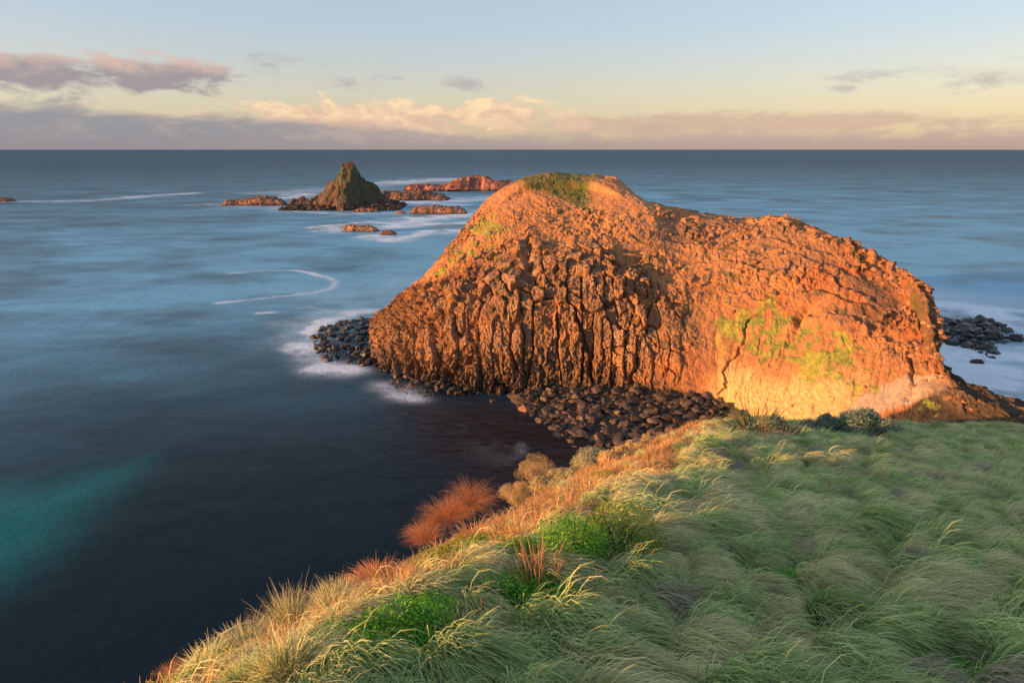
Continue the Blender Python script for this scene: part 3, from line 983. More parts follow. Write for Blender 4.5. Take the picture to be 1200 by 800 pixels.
# surf on the right
for (pts, wd, s) in (([(1095, 372), (1110, 364), (1150, 368), (1200, 378), (1260, 384)], 6, .85), ([(1110, 408), (1130, 418), (1160, 430), (1220, 440)], 5, .6),
                     ([(1110, 420), (1140, 436), (1170, 452), (1230, 476)], 5.5, .95), ([(1190, 390), (1260, 396)], 6, .7), ([(1180, 412), (1230, 420), (1280, 425)], 7, .6),
                     ([(1110, 405), (1130, 410)], 3, .8), ([(1130, 385), (1160, 392)], 3, .5)):
    addfoam(pts, wd * 1.5, min(1.1, s * 1.3), noise=.9)
for (pts, wd, s) in (([(1100, 366), (1130, 360), (1200, 368), (1280, 380)], 9, .8), ([(1120, 425), (1160, 446), (1230, 470)], 10, .8), ([(1190, 388), (1230, 400), (1290, 410)], 8, .8), ([(1105, 380), (1112, 395)], 4, .8)):
    addfoam(pts, wd * 1.3, s * 1.25, noise=.9)
foam = np.maximum(foam, .65 * np.exp(-(dist_line(SX + 8 * dn, SY + 12 * dn2, W([(1110, 350), (1160, 358), (1230, 366), (1300, 400)])) / 22) ** 2) * np.clip(.75 + .9 * dn2, 0, 1.5))
# thin swirls between the beach stones
foam = np.maximum(foam, .22 * sst(dn + .6 * dn2, .30, .6) * np.exp(-(dist_line(SX, SY, W([(630, 480), (650, 520), (690, 545)])) / 9) ** 2))
foam = np.maximum(foam, .25 * sst(dn, .25, .5) * np.exp(-(dist_line(SX, SY, W([(560, 463), (600, 472), (630, 482)])) / 4) ** 2))
foam = np.clip(foam, 0, 1)
# aerated pale water: band from the bay mouth out to the reefs
dist = np.hypot(SX, SY)
milk = sst(dist, 105, 260) * (1 - sst(np.log(dist), math.log(330), math.log(3200)) * .97)
milk = milk * (.66 + .34 * sst(SX + .15 * SY, -260, 120)) * (.9 + .8 * dn2)
milk = np.maximum(milk, .75 * sst(SX, 60, 160) * sst(dist, 130, 220) * (1 - sst(np.log(dist), math.log(350), math.log(3200)) * .97) * (.85 + .6 * dn2))
milk = np.clip(milk, 0, 1)
# clear shallow water over pale sand at lower left
sandp = [tuple(p) for p in W([(-160, 560), (-40, 575), (60, 556), (120, 543), (178, 530), (182, 550), (160, 575), (110, 618), (62, 660), (15, 690), (-80, 760), (-260, 800)])]
shd = poly_dist(SX + 3 * dn, SY + 3 * dn2, sandp)
shoal = sst(shd - 2.5 + 6 * dn2 + 2 * dn, -7, 9)
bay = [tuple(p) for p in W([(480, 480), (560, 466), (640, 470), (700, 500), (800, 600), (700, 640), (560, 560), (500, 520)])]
brown = sst(poly_dist(SX, SY, bay), -12, 6)  # bay area where the cliff's reflection is painted into the water colour

m, t = mat_new('sea_water')
pos = t.add('ShaderNodeNewGeometry').outputs['Position']
sp3 = t.add('ShaderNodeSeparateXYZ', i_0=pos)
at_f = lambda n: t.add('ShaderNodeAttribute', attribute_name=n).outputs['Fac']
fo, mi, sh, br = at_f('foam'), at_f('milk'), at_f('shoal'), at_f('brown')
vec = t.xyz(sp3.outputs[0], t.math('MULTIPLY', sp3.outputs[1], 1.6), 0.0)
n_s = t.noise(vec, 0.05, 7, 0.62, 1.2)      # long streaks
n_m = t.noise(vec, 0.30, 6, 0.6, 0.8)
n_f = t.noise(pos, 1.3, 5, 0.6, 0.3)
n_w = t.noise(t.xyz(t.math('MULTIPLY', sp3.outputs[0], .35), sp3.outputs[1], 0.0), 0.035, 6, 0.65)
streak = t.math('ADD', t.math('MULTIPLY', t.math('SUBTRACT', n_s, .5), 1.3), t.math('MULTIPLY', t.math('SUBTRACT', n_w, .5), 1.1))
mi2 = t.math('MULTIPLY', mi, t.math('ADD', t.math('MULTIPLY', streak, 1.05), 1.0), clamp=True)
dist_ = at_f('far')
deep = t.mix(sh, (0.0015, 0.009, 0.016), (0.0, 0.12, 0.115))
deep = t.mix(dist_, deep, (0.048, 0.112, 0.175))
deep = t.mix(br, deep, (0.012, 0.008, 0.008))  # painted cliff reflection: dark brown mixed into the bay water
c = t.mix(mi2, deep, (0.105, 0.36, 0.53))
fo2 = t.math('MULTIPLY', fo, t.math('ADD', .55, t.math('MULTIPLY', t.math('ADD', n_m, n_f), .45)))
fo2 = t.math('ADD', fo2, t.math('MULTIPLY', t.math('MULTIPLY', streak, fo), .5), clamp=True)
c = t.mix(fo2, c, (0.74, 0.80, 0.86))
hh = t.math('ADD', t.math('MULTIPLY', n_m, 1.0), t.math('MULTIPLY', n_f, 0.28))
hh = t.math('ADD', hh, t.math('MULTIPLY', n_w, 3.0))
bp = t.add('ShaderNodeBump', i_Height=hh)
t.set(bp.inputs['Strength'], t.math('SUBTRACT', 0.5, t.math('MULTIPLY', dist_, .47)))
bp.inputs['Distance'].default_value = 0.6
df = t.add('ShaderNodeBsdfDiffuse', i_Color=c, i_Normal=bp.outputs[0])
gl = t.add('ShaderNodeBsdfGlossy', i_Normal=bp.outputs[0])
gl.inputs['Color'].default_value = (1, 1, 1, 1)
t.set(gl.inputs['Roughness'], t.math('ADD', 0.17, t.math('MULTIPLY', t.math('MAXIMUM', fo2, t.math('MULTIPLY', mi2, .6)), 0.4)))
fr = t.add('ShaderNodeFresnel')
fr.inputs['IOR'].default_value = 1.33
# wave slopes keep the rough sea's reflectance from rising to a mirror's at the horizon
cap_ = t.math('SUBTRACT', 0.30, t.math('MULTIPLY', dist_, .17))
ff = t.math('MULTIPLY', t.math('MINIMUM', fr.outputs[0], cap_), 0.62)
ff = t.math('MULTIPLY', ff, t.math('SUBTRACT', 1.0, t.math('MULTIPLY', fo2, .8)))
mxs = t.add('ShaderNodeMixShader', i_0=ff)
t.t.links.new(df.outputs[0], mxs.inputs[1])
t.t.links.new(gl.outputs[0], mxs.inputs[2])
o_ = t.add('ShaderNodeOutputMaterial')
t.t.links.new(mxs.outputs[0], o_.inputs[0])
M_SEA = m
SZ = .12 * fbm(SX / 14, SY / 8, oct=3, seed=230) * (1 - sst(dist, 400, 900))
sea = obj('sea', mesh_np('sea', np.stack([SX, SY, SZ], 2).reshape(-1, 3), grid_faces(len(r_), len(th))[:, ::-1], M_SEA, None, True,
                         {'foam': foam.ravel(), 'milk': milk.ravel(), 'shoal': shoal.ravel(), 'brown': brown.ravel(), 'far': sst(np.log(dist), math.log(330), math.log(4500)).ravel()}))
tag(sea, kind='structure')

#@FOREGROUND@
# ------------------------------------------------------------------ the grassy slope the photographer stands on
CREST_PX = [(795, 511), (735, 545), (685, 576), (640, 606), (592, 640), (530, 682), (455, 725), (375, 775), (300, 830)]


def plane_z(x, y):
    yy = np.asarray(y, float)
    yb = 31 + .4 * np.clip(np.asarray(x, float) - 8, 0, 30)
    base = 2.4 + .333 * np.clip(yy, -6, yb) + .43 * np.maximum(yy - yb, 0) - .34 * np.maximum(np.minimum(yb, 40) - 31, 0) * 0 + .04 * np.asarray(x, float)
    return H - base


def hit_plane(px, py):
    x, y, z = ray(px, py)
    t = np.linspace(1, 200, 8000)
    g = H + z * t - plane_z(x * t, y * t)
    k = int(np.argmax(g < 0))
    return np.array([x * t[k], y * t[k]])


crest = [hit_plane(*p) for p in CREST_PX]
d0 = crest[-1] - crest[-2]
d0 /= np.linalg.norm(d0)
crest += [crest[-1] + d0 * 6 + np.array([-.5, 0]), crest[-1] + d0 * 16 + np.array([-3, 0]), crest[-1] + d0 * 40 + np.array([-14, 0])]
crest = [np.array([34.0, 92.0]), np.array([22.0, 66.0]), np.array([13.5, 46.0]), np.array([9.6, 34.0])] + crest
CR = np.array(crest)
LAND = [tuple(q) for q in CR] + [(CR[-1][0], -300.0), (400.0, -300.0), (400.0, 92.0)]


def coast_sd(x, y):
    "distance beyond the crest of the slope, positive on the seaward side"
    d = np.full(x.shape, 1e9)
    sgn = np.zeros(x.shape)
    for a, b in zip(CR[:-1], CR[1:]):
        ab = b - a
        t = np.clip(((x - a[0]) * ab[0] + (y - a[1]) * ab[1]) / (ab @ ab), 0, 1)
        q = np.hypot(x - a[0] - t * ab[0], y - a[1] - t * ab[1])
        s = ab[0] * (y - a[1]) - ab[1] * (x - a[0])
        near = q < d
        d = np.where(near, q, d)
        sgn = np.where(near, np.sign(s), sgn)
    return np.where(in_poly(x, y, LAND), -d, d)


def ground(x, y, detail=True):
    x = np.asarray(x, float)
    y = np.asarray(y, float)
    sd = coast_sd(x, y) + .055 * np.clip(y, 0, 24) + .45 * sst(y, 6, 8.5) * (1 - sst(y, 18, 27)) + .25 * fbm(x / 2.2, y / 2.2, oct=3, seed=301) * sst(y, 3, 12)
    wd = .30 + .045 * np.clip(y, 0, 40)
    s = np.maximum(sd, 0)
    sw = wd * (3.6 + 2.6 * sst(y, 5.5, 8.5) * (1 - sst(y, 16, 26)))
    t1 = np.clip(s - wd, 0, sw)
    tt = np.maximum(s - wd - sw, 0)
    drop = np.where(s < wd, .25 * s * s / wd, .25 * wd) + (.56 - .06 * sst(y, 6, 9)) * t1 + 1.3 * tt + .38 * tt * tt
    z = plane_z(x, y)
    z = z + .28 * fbm(x / 5, y / 5, oct=2, seed=303) * sst(y, 4, 14) * (1 - sst(y, 40, 60))
    if detail:
        z = z + .11 * fbm((x + .4 * y) / 1.3, (y - .3 * x) / .8, oct=2, seed=305) * sst(y, 2, 8)
        z = z + .20 * sst(sd, .2, 1.5) * fbm(x / .8, y / .8, oct=5, seed=306)
    return np.maximum(z - drop, -3.0), sd


gx = np.concatenate([np.arange(-60, -8, .6), np.arange(-8, 30, .14), np.arange(30, 85, 1.0)])
gy = np.concatenate([np.arange(-40, 2, 1.0), np.arange(2, 36, .14), np.arange(36, 100, .8)])
GX, GY = np.meshgrid(gx, gy, indexing='ij')
GZ, GS = ground(GX, GY)
n1 = fbm(GX / 1.2, GY / 1.2, oct=4, seed=310)
n2 = fbm(GX / .35, GY / .35, oct=3, seed=312)
Cg = lerp(np.broadcast_to(np.array([.040, .062, .022]), GX.shape + (3,)), np.array([.085, .082, .038]), sst(n1, -.2, .5))
dry = sst(GS + .5 * n1, .0, .9)
Cg = lerp(Cg, lerp(np.broadcast_to(np.array([.62, .36, .16]), GX.shape + (3,)), np.array([.30, .15, .08]), sst(n2, -.2, .4)), dry)
rocky = sst(GS, 3.5, 6)
Cg = lerp(Cg, np.array([.12, .08, .06]), rocky)
Cg = lerp(Cg, np.array([.09, .085, .04]), sst(GY, 34, 40) * .8)
slope_ = obj('grassy_slope', mesh_np('grassy_slope', np.stack([GX, GY, GZ], 2).reshape(-1, 3), grid_faces(len(gx), len(gy)), M_GROUND, Cg.reshape(-1, 3)))
tag(slope_, kind='structure')

# sight-line lookup on the finished ground
def hit(px, py):
    x, y, z = ray(px, py)
    t = np.linspace(2, 60, 3000)
    g = H + z * t - ground(x * t, y * t)[0]
    k = int(np.argmax(g < 0)) if (g < 0).any() else len(t) - 1
    return np.array([x * t[k], y * t[k], H + z * t[k]])


WIND = np.array([0.76, -0.65, 0.0])


def tuft_arrays(seed, n=300, L=(.45, .85), R=.22, lean=.55, w=.006, colA=(.05, .095, .035), colB=(.15, .20, .07), tip=(.42, .36, .20), tipamt=.6, droop=1.0, spread=.5, segs=5):
    r = np.random.default_rng(seed)
    th = r.uniform(0, 2 * np.pi, n)
    rr = R * np.sqrt(r.random(n))
    root = np.stack([rr * np.cos(th), rr * np.sin(th), -.04 + 0 * th], 1)
    out = np.stack([np.cos(th), np.sin(th), 0 * th], 1)
    d = np.array([0, 0, 1.0]) + out * (spread * (rr / R))[:, None] + WIND * (lean * r.uniform(.3, 1.1, n))[:, None] + r.normal(0, .16, (n, 3))
    d /= np.linalg.norm(d, axis=1, keepdims=True)
    odd = r.random(n) < .09
    Ln = r.uniform(L[0], L[1], n) * np.where(odd, 1.22, 1.0)
    g = (r.uniform(.5, 1.4, n) * droop)[:, None]
    pts = [root]
    for k in range(segs):
        pts.append(pts[-1] + d * (Ln / segs)[:, None])
        d = d + (WIND * .30 * lean * 1.6 + np.array([0, 0, -.24]) * (1 + .55 * k)) * g + r.normal(0, .05, (n, 3))
        d /= np.linalg.norm(d, axis=1, keepdims=True)
    Pn = np.stack(pts, 1)                                  # n, segs+1, 3
    side = np.cross(Pn[:, -1] - Pn[:, 0], r.normal(0, 1, (n, 3)))
    side /= np.linalg.norm(side, axis=1, keepdims=True)
    wk = np.array([1, .95, .85, .7, .5, .12][-(segs + 1):]) * w
    wn = r.uniform(.7, 1.3, n)
    Lf = Pn - side[:, None, :] * (wk[None, :] * wn[:, None])[..., None]
    Rt = Pn + side[:, None, :] * (wk[None, :] * wn[:, None])[..., None]
    V = np.stack([Lf, Rt], 2).reshape(-1, 3)               # blade, level, side
    base = np.arange(n)[:, None] * (segs + 1) * 2
    lv = np.arange(segs)[None, :] * 2
    a = (base + lv).ravel()
    Fq = np.stack([a, a + 1, a + 3, a + 2], 1)
    f = np.linspace(0, 1, segs + 1)[None, :, None]
    mixc = r.random(n)[:, None, None]
    green = np.array(colA) * (1 - mixc) + np.array(colB) * mixc
    ta = np.where(odd, 1.0, np.clip(r.normal(tipamt, .34, n), 0, 1))[:, None, None]
    cc = green * (1 - f * .0) * (1 - ta * f ** 1.1) + np.array(tip) * (ta * f ** 1.1)
    cc = cc * r.uniform(.8, 1.2, n)[:, None, None]
    Cc = np.repeat(cc, 2, axis=1).reshape(-1, 3)
    return V, Fq, Cc


def tuft_mesh(name, seed, **kw):
    V, Fq, Cc = tuft_arrays(seed, **kw)
    return mesh_np(name, V, Fq, M_GRASS, Cc)


GREENS = dict(colA=(.05, .18, .035), colB=(.26, .50, .12), tip=(.74, .78, .38))
STRAW = dict(colA=(.11, .22, .05), colB=(.46, .48, .18), tip=(.92, .84, .50))
GREYS = dict(colA=(.20, .21, .12), colB=(.42, .39, .25), tip=(.70, .62, .44))
FRESH = dict(colA=(.07, .28, .03), colB=(.17, .46, .05), tip=(.30, .58, .10))
RUST = dict(colA=(.28, .15, .07), colB=(.60, .25, .12), tip=(.92, .45, .22))
kinds = []
for k in range(5):
    kinds.append(tuft_mesh('tussock', 400 + k, n=360, L=(.45, .85), R=.26, lean=.6, tipamt=.65, w=.008, **GREENS))
for k in range(4):
    kinds.append(tuft_mesh('tussock', 420 + k, n=360, L=(.5, .9), R=.24, lean=.7, tipamt=.85, w=.007, **STRAW))
for k in range(2):
    kinds.append(tuft_mesh('tussock', 440 + k, n=260, L=(.45, .8), R=.24, lean=.6, droop=1.3, tipamt=.6, **GREYS))
for k in range(3):
    kinds.append(tuft_mesh('tussock', 450 + k, n=260, L=(.14, .30), R=.28, lean=.3, w=.008, tipamt=.4, **FRESH))
for k in range(3):   # dry orange turf of the sunlit edge
    kinds.append(tuft_mesh('tussock', 460 + k, n=300, L=(.16, .42), R=.24, lean=.35, w=.006, spread=.8, tipamt=.7, colA=(.34, .19, .07), colB=(.58, .32, .13), tip=(.85, .52, .24)))

# named plants first, so that the grass leaves room for them
KEEP_OUT = []


def plant_base(px, py, wpx):
    p = hit(px, py)
    rng_ = np.linalg.norm(p - np.array([0, 0, H]))
    dfwd = (p[1] * cp - (p[2] - H) * sp_)
    return p, wpx / F * dfwd


def leaf_cloud(seed, R, n, leaf, cols, lump=.18, lumpf=3.0, flat=.75, low=-.25, cluster=None, inner=.6):
    r = np.random.default_rng(seed)
    d = r.normal(size=(n, 3))
    d /= np.linalg.norm(d, axis=1, keepdims=True)
    d = d[d[:, 2] > low]
    n = len(d)
    rad = 1 + lump * vnoise(d[:, 0] * lumpf + seed, d[:, 1] * lumpf, d[:, 2] * lumpf, seed) + lump * .6 * vnoise(d[:, 0] * lumpf * 2.3, d[:, 1] * lumpf * 2.3 + seed, d[:, 2] * lumpf * 2.3, seed + 1)
    depth = 1 - inner * r.random(n) ** 2.2
    c = d * (rad * depth)[:, None] * R * np.array([1, 1, flat])
    up = d + r.normal(0, .55, (n, 3))
    up /= np.linalg.norm(up, axis=1, keepdims=True)
    s1 = np.cross(up, r.normal(size=(n, 3)))
    s1 /= np.linalg.norm(s1, axis=1, keepdims=True)
    s2 = np.cross(up, s1)
    l = (leaf * r.uniform(.6, 1.3, n))[:, None]
    V = np.stack([c - s1 * l, c - s2 * l * .5 + up * l * .15, c + s1 * l, c + s2 * l * .5 + up * l * .15], 1).reshape(-1, 3)
    Fq = np.arange(4 * n).reshape(-1, 4)
    k = r.random(n)
    cols = np.array(cols)
    cc = cols[(k * len(cols)).astype(int).clip(0, len(cols) - 1)] * r.uniform(.7, 1.25, n)[:, None]
    return V, Fq, np.repeat(cc, 4, axis=0)


def stems_mesh(seed, R, hgt, n=14, col_=(.10, .07, .045), th=.012):
    r = np.random.default_rng(seed)
    Vs, Fs, off = [], [], 0
    for k in range(n):
        a = r.uniform(0, 6.28)
        e = np.array([math.cos(a) * R * r.uniform(.2, .8), math.sin(a) * R * r.uniform(.2, .8), hgt * r.uniform(.5, .95)])
        s = np.array([e[0] * .12, e[1] * .12, -.08])
        ring = np.array([[math.cos(q), math.sin(q), 0] for q in np.linspace(0, 2 * np.pi, 5)[:-1]])
        m_ = (s + e) / 2 + r.normal(0, .05 * R, 3)
        V = np.concatenate([s + ring * th, m_ + ring * th * .7, e + ring * th * .3])
        f = []
        for lv in (0, 4):
            for q in range(4):
                f.append((off + lv + q, off + lv + (q + 1) % 4, off + lv + 4 + (q + 1) % 4, off + lv + 4 + q))
        Vs.append(V); Fs += f; off += 12
    V = np.concatenate(Vs)
    return mesh_np('stem', V, np.array(Fs), M_LEAF, np.broadcast_to(np.array(col_), V.shape))


def shrub(px, py, wpx, label, seed, cols, leaf=.02, dens=1.0, flat=.75, lump=.18, lumpf=3, squash=1.0, name='shrub', cat='shrub', keep=.8, group=None, sink=-.05, balls=0):
    p, wd = plant_base(px, py, wpx)
    R = wd / 2
    root = bpy.data.objects.new(name, None)
    COL.objects.link(root)
    root.location = (p[0], p[1], p[2] - sink * R)
    tag(root, label, cat, group)
    n = int(min(26000, dens * 9 * (R / leaf) ** 2))
    if balls:
        r = np.random.default_rng(seed)
        Vs, Fs, Cs, off = [], [], [], 0
        for k in range(balls):
            q = r.normal(size=3); q[2] = abs(q[2]); q /= np.linalg.norm(q)
            if k == 0: q = np.array([0, 0, .3])
            V, Fq, Cc = leaf_cloud(seed + k, R * r.uniform(.22, .42), int(n * 1.8 / balls), leaf * 1.35, cols, .32, 4, .85, -1, inner=.45)
            V = V + q * R * np.array([.68, .68, .5])
            Vs.append(V); Fs.append(Fq + off); Cs.append(Cc); off += len(V)
        V, Fq, Cc = np.concatenate(Vs), np.concatenate(Fs), np.concatenate(Cs)
    else:
        V, Fq, Cc = leaf_cloud(seed, R, n, leaf, cols, lump, lumpf, flat)
    V[:, 1] *= squash
    obj('foliage', mesh_np('foliage', V, Fq, M_LEAF, Cc, smooth=False), root)
    obj('stem', stems_mesh(seed, R * .9, R * flat * .9), root)
    KEEP_OUT.append((p[0], p[1], R * keep * 1.35 + .05))
    return root


GB = [(.09, .32, .02), (.18, .48, .03), (.12, .38, .03), (.32, .60, .05)]
GY_ = [(.08, .24, .03), (.14, .30, .05), (.42, .44, .05), (.55, .50, .06), (.10, .22, .04)]
SILV = [(.20, .29, .20), (.28, .37, .26), (.15, .22, .14), (.36, .43, .32)]
TAN = [(.58, .42, .20), (.74, .50, .24), (.40, .36, .16), (.80, .56, .28)]
LIMEC = [(.20, .32, .03), (.34, .42, .04), (.10, .20, .02), (.42, .44, .06)]
shrub(668, 668, 92, 'bright green rounded bush in the foreground, left one of the close pair', 501, GB, .014, flat=1.05, lump=.12, sink=-.5)
shrub(724, 658, 100, 'olive green bush speckled with yellow leaves, right one of the close pair', 502, GY_, .015, flat=1.0, lump=.14, sink=-.45)
shrub(905, 512, 66, 'dark spiky-topped cushion shrub at the far edge of the grass, left of the others', 503, SILV, .03, sink=-.05, balls=12)
shrub(962, 508, 56, 'small grey-green cushion shrub at the far edge, between the two larger ones', 504, SILV, .03, sink=0, balls=9)
shrub(1014, 511, 72, 'lumpy pale green cushion shrub at the far edge, rightmost of the row', 505, SILV, .03, balls=16, sink=-.12)
shrub(628, 553, 46, 'round sandy-coloured cushion bush on the sunlit edge against the dark water', 506, TAN, .02, flat=.95, sink=.05, lump=.22)
shrub(652, 566, 60, 'tan and green cushion bush just right of the round sandy one', 507, TAN + SILV[:2], .022, balls=14, sink=.12)
shrub(692, 548, 66, 'lumpy grey-green bush with a sunlit left face on the slope edge', 508, SILV + TAN[:2], .022, balls=16, sink=.1)
shrub(726, 538, 48, 'small tan bush highest of the sunlit cushions on the edge', 509, TAN, .022, balls=11, sink=.12)
shrub(606, 580, 48, 'tan bush lowest of the sunlit cushions, above the bare orange slope', 510, TAN, .02, balls=12, sink=.12)
shrub(672, 585, 44, 'low tan mound below the lumpy grey-green bush', 521, TAN, .02, flat=.6, lump=.25)
shrub(752, 526, 40, 'flat tan cushion where the sunlit edge meets the green grass', 522, TAN + SILV[:1], .022, balls=7)
shrub(712, 566, 46, 'yellow-green mat among the sunlit cushions', 523, LIMEC, .016, flat=.4, lump=.3)
shrub(535, 668, 90, 'yellow-green leafy shrub on the line between sun and shade', 511, LIMEC, .016, flat=.6, lump=.3, squash=.8)
shrub(568, 650, 70, 'yellow-green leafy shrub uphill of the brighter one', 512, LIMEC[:3] + GB[:2], .016, flat=.6, lump=.3)
shrub(490, 748, 140, 'wide dark green leafy shrub below the big straw tussock', 513, GB, .014, flat=.5, lump=.28)
shrub(425, 765, 120, 'low green leafy shrub spreading at the bottom of the slope', 514, GB, .014, flat=.45, lump=.28)
shrub(268, 800, 90, 'low yellow-green shrub at the lower left corner of the slope', 515, LIMEC + GB[:1], .014, flat=.5, lump=.3)
shrub(608, 704, 110, 'dark green leafy shrub behind the dry stalks', 516, GB, .014, flat=.5, lump=.3)
shrub(600, 662, 80, 'deep green shrub uphill of the dry stalks', 517, [c_ for c_ in GB[:3]], .015, flat=.6, lump=.3)
shrub(650, 718, 100, 'green leafy clump below the rounded bright bush', 518, GB[:3], .013, flat=.45, lump=.3)
shrub(560, 710, 70, 'dark brown and green low bush in the hollow beside the blue-green tussock', 519, [(.10, .12, .05), (.14, .10, .06), (.07, .16, .03)], .013, flat=.5, lump=.3)


def tussock(px, py, wpx, label, seed, pal, n=900, lean=.6, droop=1.0, tipamt=.7, hgt=1.0, spread=.6, name='grass_tussock', w=.0045, keep=.45, cat='grass tussock', rz=0.0, group=None):
    p, wd = plant_base(px, py, wpx)
    L = wd * .55 * hgt
    V, Fq, Cc = tuft_arrays(seed, n=n, L=(L * .55, L), R=wd * .24, lean=lean, w=w, droop=droop, tipamt=tipamt, spread=spread, **pal)
    o = obj(name, mesh_np(name, V, Fq, M_GRASS, Cc), None, (p[0], p[1], p[2]))
    o.rotation_euler = (0, 0, rz)
    tag(o, label, cat, group)
    KEEP_OUT.append((p[0], p[1], wd * keep))
    return o


# rusty fuzzy tussocks hanging on the sea edge
for k, (a, b_, c_, lb) in enumerate([(440, 688, 62, 'rusty orange tussock alone at the water side, lowest of the rusty ones'),
                                    (497, 632, 44, 'rusty orange tussock at the lower end of the upper cluster'),
                                    (518, 610, 52, 'rusty orange tussock in the middle of the upper cluster'),
                                    (552, 590, 58, 'rusty orange tussock topmost of the cluster against the dark bay'),
                                    (535, 602, 44, 'rusty orange tussock tucked behind the middle of the cluster'),
                                    (205, 792, 36, 'small rusty tuft on the low skyline at the lower left')]):
    tussock(a, b_, c_, lb, 600 + k, RUST, n=1000, lean=-.15 if k != 2 else -.3, droop=.7, hgt=1.15, spread=1.1, w=.005, rz=k)
for k, (a, b_, c_, lb, pal, ln) in enumerate([
        (650, 632, 92, 'golden tussock combed over to the right above the two bushes', STRAW, .8),
        (488, 715, 120, 'big straw-coloured tussock glowing in the sun left of the shade line', STRAW, .5),
        (350, 745, 100, 'pale straw tussock on the skyline against the black water', STRAW, .15),
        (400, 722, 80, 'straw tussock between the skyline one and the rusty one', STRAW, .1),
        (350, 800, 130, 'wide sunlit straw tussock at the bottom edge of the slope', STRAW, .3),
        (290, 772, 80, 'straw tussock low on the skyline at the lower left', STRAW, .1),
        (250, 790, 70, 'greenish straw tussock at the lower left end of the slope', STRAW, .2),
        (300, 812, 90, 'green and straw tussock in front of the low yellow-green shrub', GREENS, .3),
        (442, 782, 70, 'dead grey drooping tuft below the dark green shrub', GREYS, .4),
        (830, 700, 105, 'tussock with a pale blond crest and a dark grey skirt on the right', STRAW, .9),
        (775, 715, 120, 'grey-mauve tussock combed flat left of the blond-crested one', GREYS, .9),
        (735, 770, 130, 'large grey-green tussock near the bottom edge of the picture', GREENS, .8),
        (560, 775, 120, 'blue-green tussock with orange-lit tips at the bottom edge', STRAW, .5),
        (620, 790, 120, 'dense green tussock at the bottom edge beside the lit-tipped one', GREENS, .6),
        (535, 700, 90, 'blue-green tussock beside the big straw one', GREENS, .4),
        (910, 770, 140, 'wide green tussock with blond tips toward the lower right', STRAW, .8),
        (1085, 600, 70, 'brown-crowned mounded tussock out on the slope at the right', STRAW, .8),
        (1030, 560, 60, 'olive mounded tussock farther up the slope', STRAW, .8),
        (1150, 700, 110, 'broad tussock with straw tips near the right edge', STRAW, .8),
        (1010, 690, 110, 'wide tussock combed to the right in the middle of the slope', STRAW, .8),
        (900, 655, 90, 'green tussock with a light crest in the middle of the grass', GREENS, .8)]):
    tussock(a, b_, c_, lb, 640 + k, pal, n=1500, lean=ln, droop=1.0 if ln > .35 else .55, hgt=1.05, rz=.0)
# dry upright stalks and the strap-leaved plant
p, wd = plant_base(632, 695, 50)
V, Fq, Cc = tuft_arrays(700, n=90, L=(wd * .9, wd * 1.5), R=wd * .3, lean=-.05, w=.007, droop=.15, tipamt=.8, spread=.35, colA=(.22, .10, .06), colB=(.40, .19, .10), tip=(.60, .32, .18))
tag(obj('dry_stalks', mesh_np('dry_stalks', V, Fq, M_GRASS, Cc), None, tuple(p)), 'upright orange-brown dry stalks standing left of the rounded green bush', 'dry plant')
KEEP_OUT.append((p[0], p[1], wd * .5))
p, wd = plant_base(884, 512, 60)
V, Fq, Cc = tuft_arrays(701, n=160, L=(wd * .5, wd * .85), R=wd * .2, lean=.05, w=.022, droop=.5, tipamt=.4, spread=1.0, colA=(.04, .08, .03), colB=(.09, .13, .05), tip=(.25, .2, .1))
tag(obj('strap_leaf_plant', mesh_np('strap_leaf_plant', V, Fq, M_GRASS, Cc), None, tuple(p)), 'dark strap-leaved plant fanning out at the far edge of the grass', 'plant')
for k, (a, b_, lb) in enumerate([(562, 760, 'loose orange stalks by the bottom of the slope, left of the lit tips'), (950, 790, 'thin rust-coloured stalks among the grass at the bottom edge'), (905, 525, 'thin reddish stalks in front of the far cushion shrubs')]):
    p, wd = plant_base(a, b_, 60)
    V, Fq, Cc = tuft_arrays(710 + k, n=40, L=(wd * .6, wd * 1.0), R=wd * .4, lean=.05, w=.005, droop=.2, tipamt=.8, spread=.3, colA=(.22, .10, .06), colB=(.40, .19, .10), tip=(.50, .26, .14))
    tag(obj('dry_stalks', mesh_np('dry_stalks', V, Fq, M_GRASS, Cc), None, tuple(p)), lb, 'dry plant')

# the grass itself: clumps scattered over the slope by geometry nodes, one stuff object
r = np.random.default_rng(77)
cand = []
for (y0, y1, step) in ((1.5, 7, .10), (7, 13, .125), (13, 22, .17), (22, 32, .23), (32, 50, .36)):
    xs_ = np.arange(-12, 34, step)
    ys_ = np.arange(y0, y1, step)
    a, b_ = np.meshgrid(xs_, ys_, indexing='ij')
    q = np.stack([a.ravel(), b_.ravel()], 1) + r.uniform(-.5, .5, (a.size, 2)) * step
    q = q[(np.abs(q[:, 0]) < 1.05 * q[:, 1] + 2.5)]
    cand.append(q)
Q = np.concatenate(cand)
qz, qs = ground(Q[:, 0], Q[:, 1])
ok = (qs < 1.6 + .14 * Q[:, 1]) & (Q[:, 0] < .9 * Q[:, 1] + 3)
for (kx, ky, kr) in KEEP_OUT:
    ok &= np.hypot(Q[:, 0] - kx, Q[:, 1] - ky) > kr * .85
Q, qz, qs = Q[ok], qz[ok], qs[ok]
nn = len(Q)
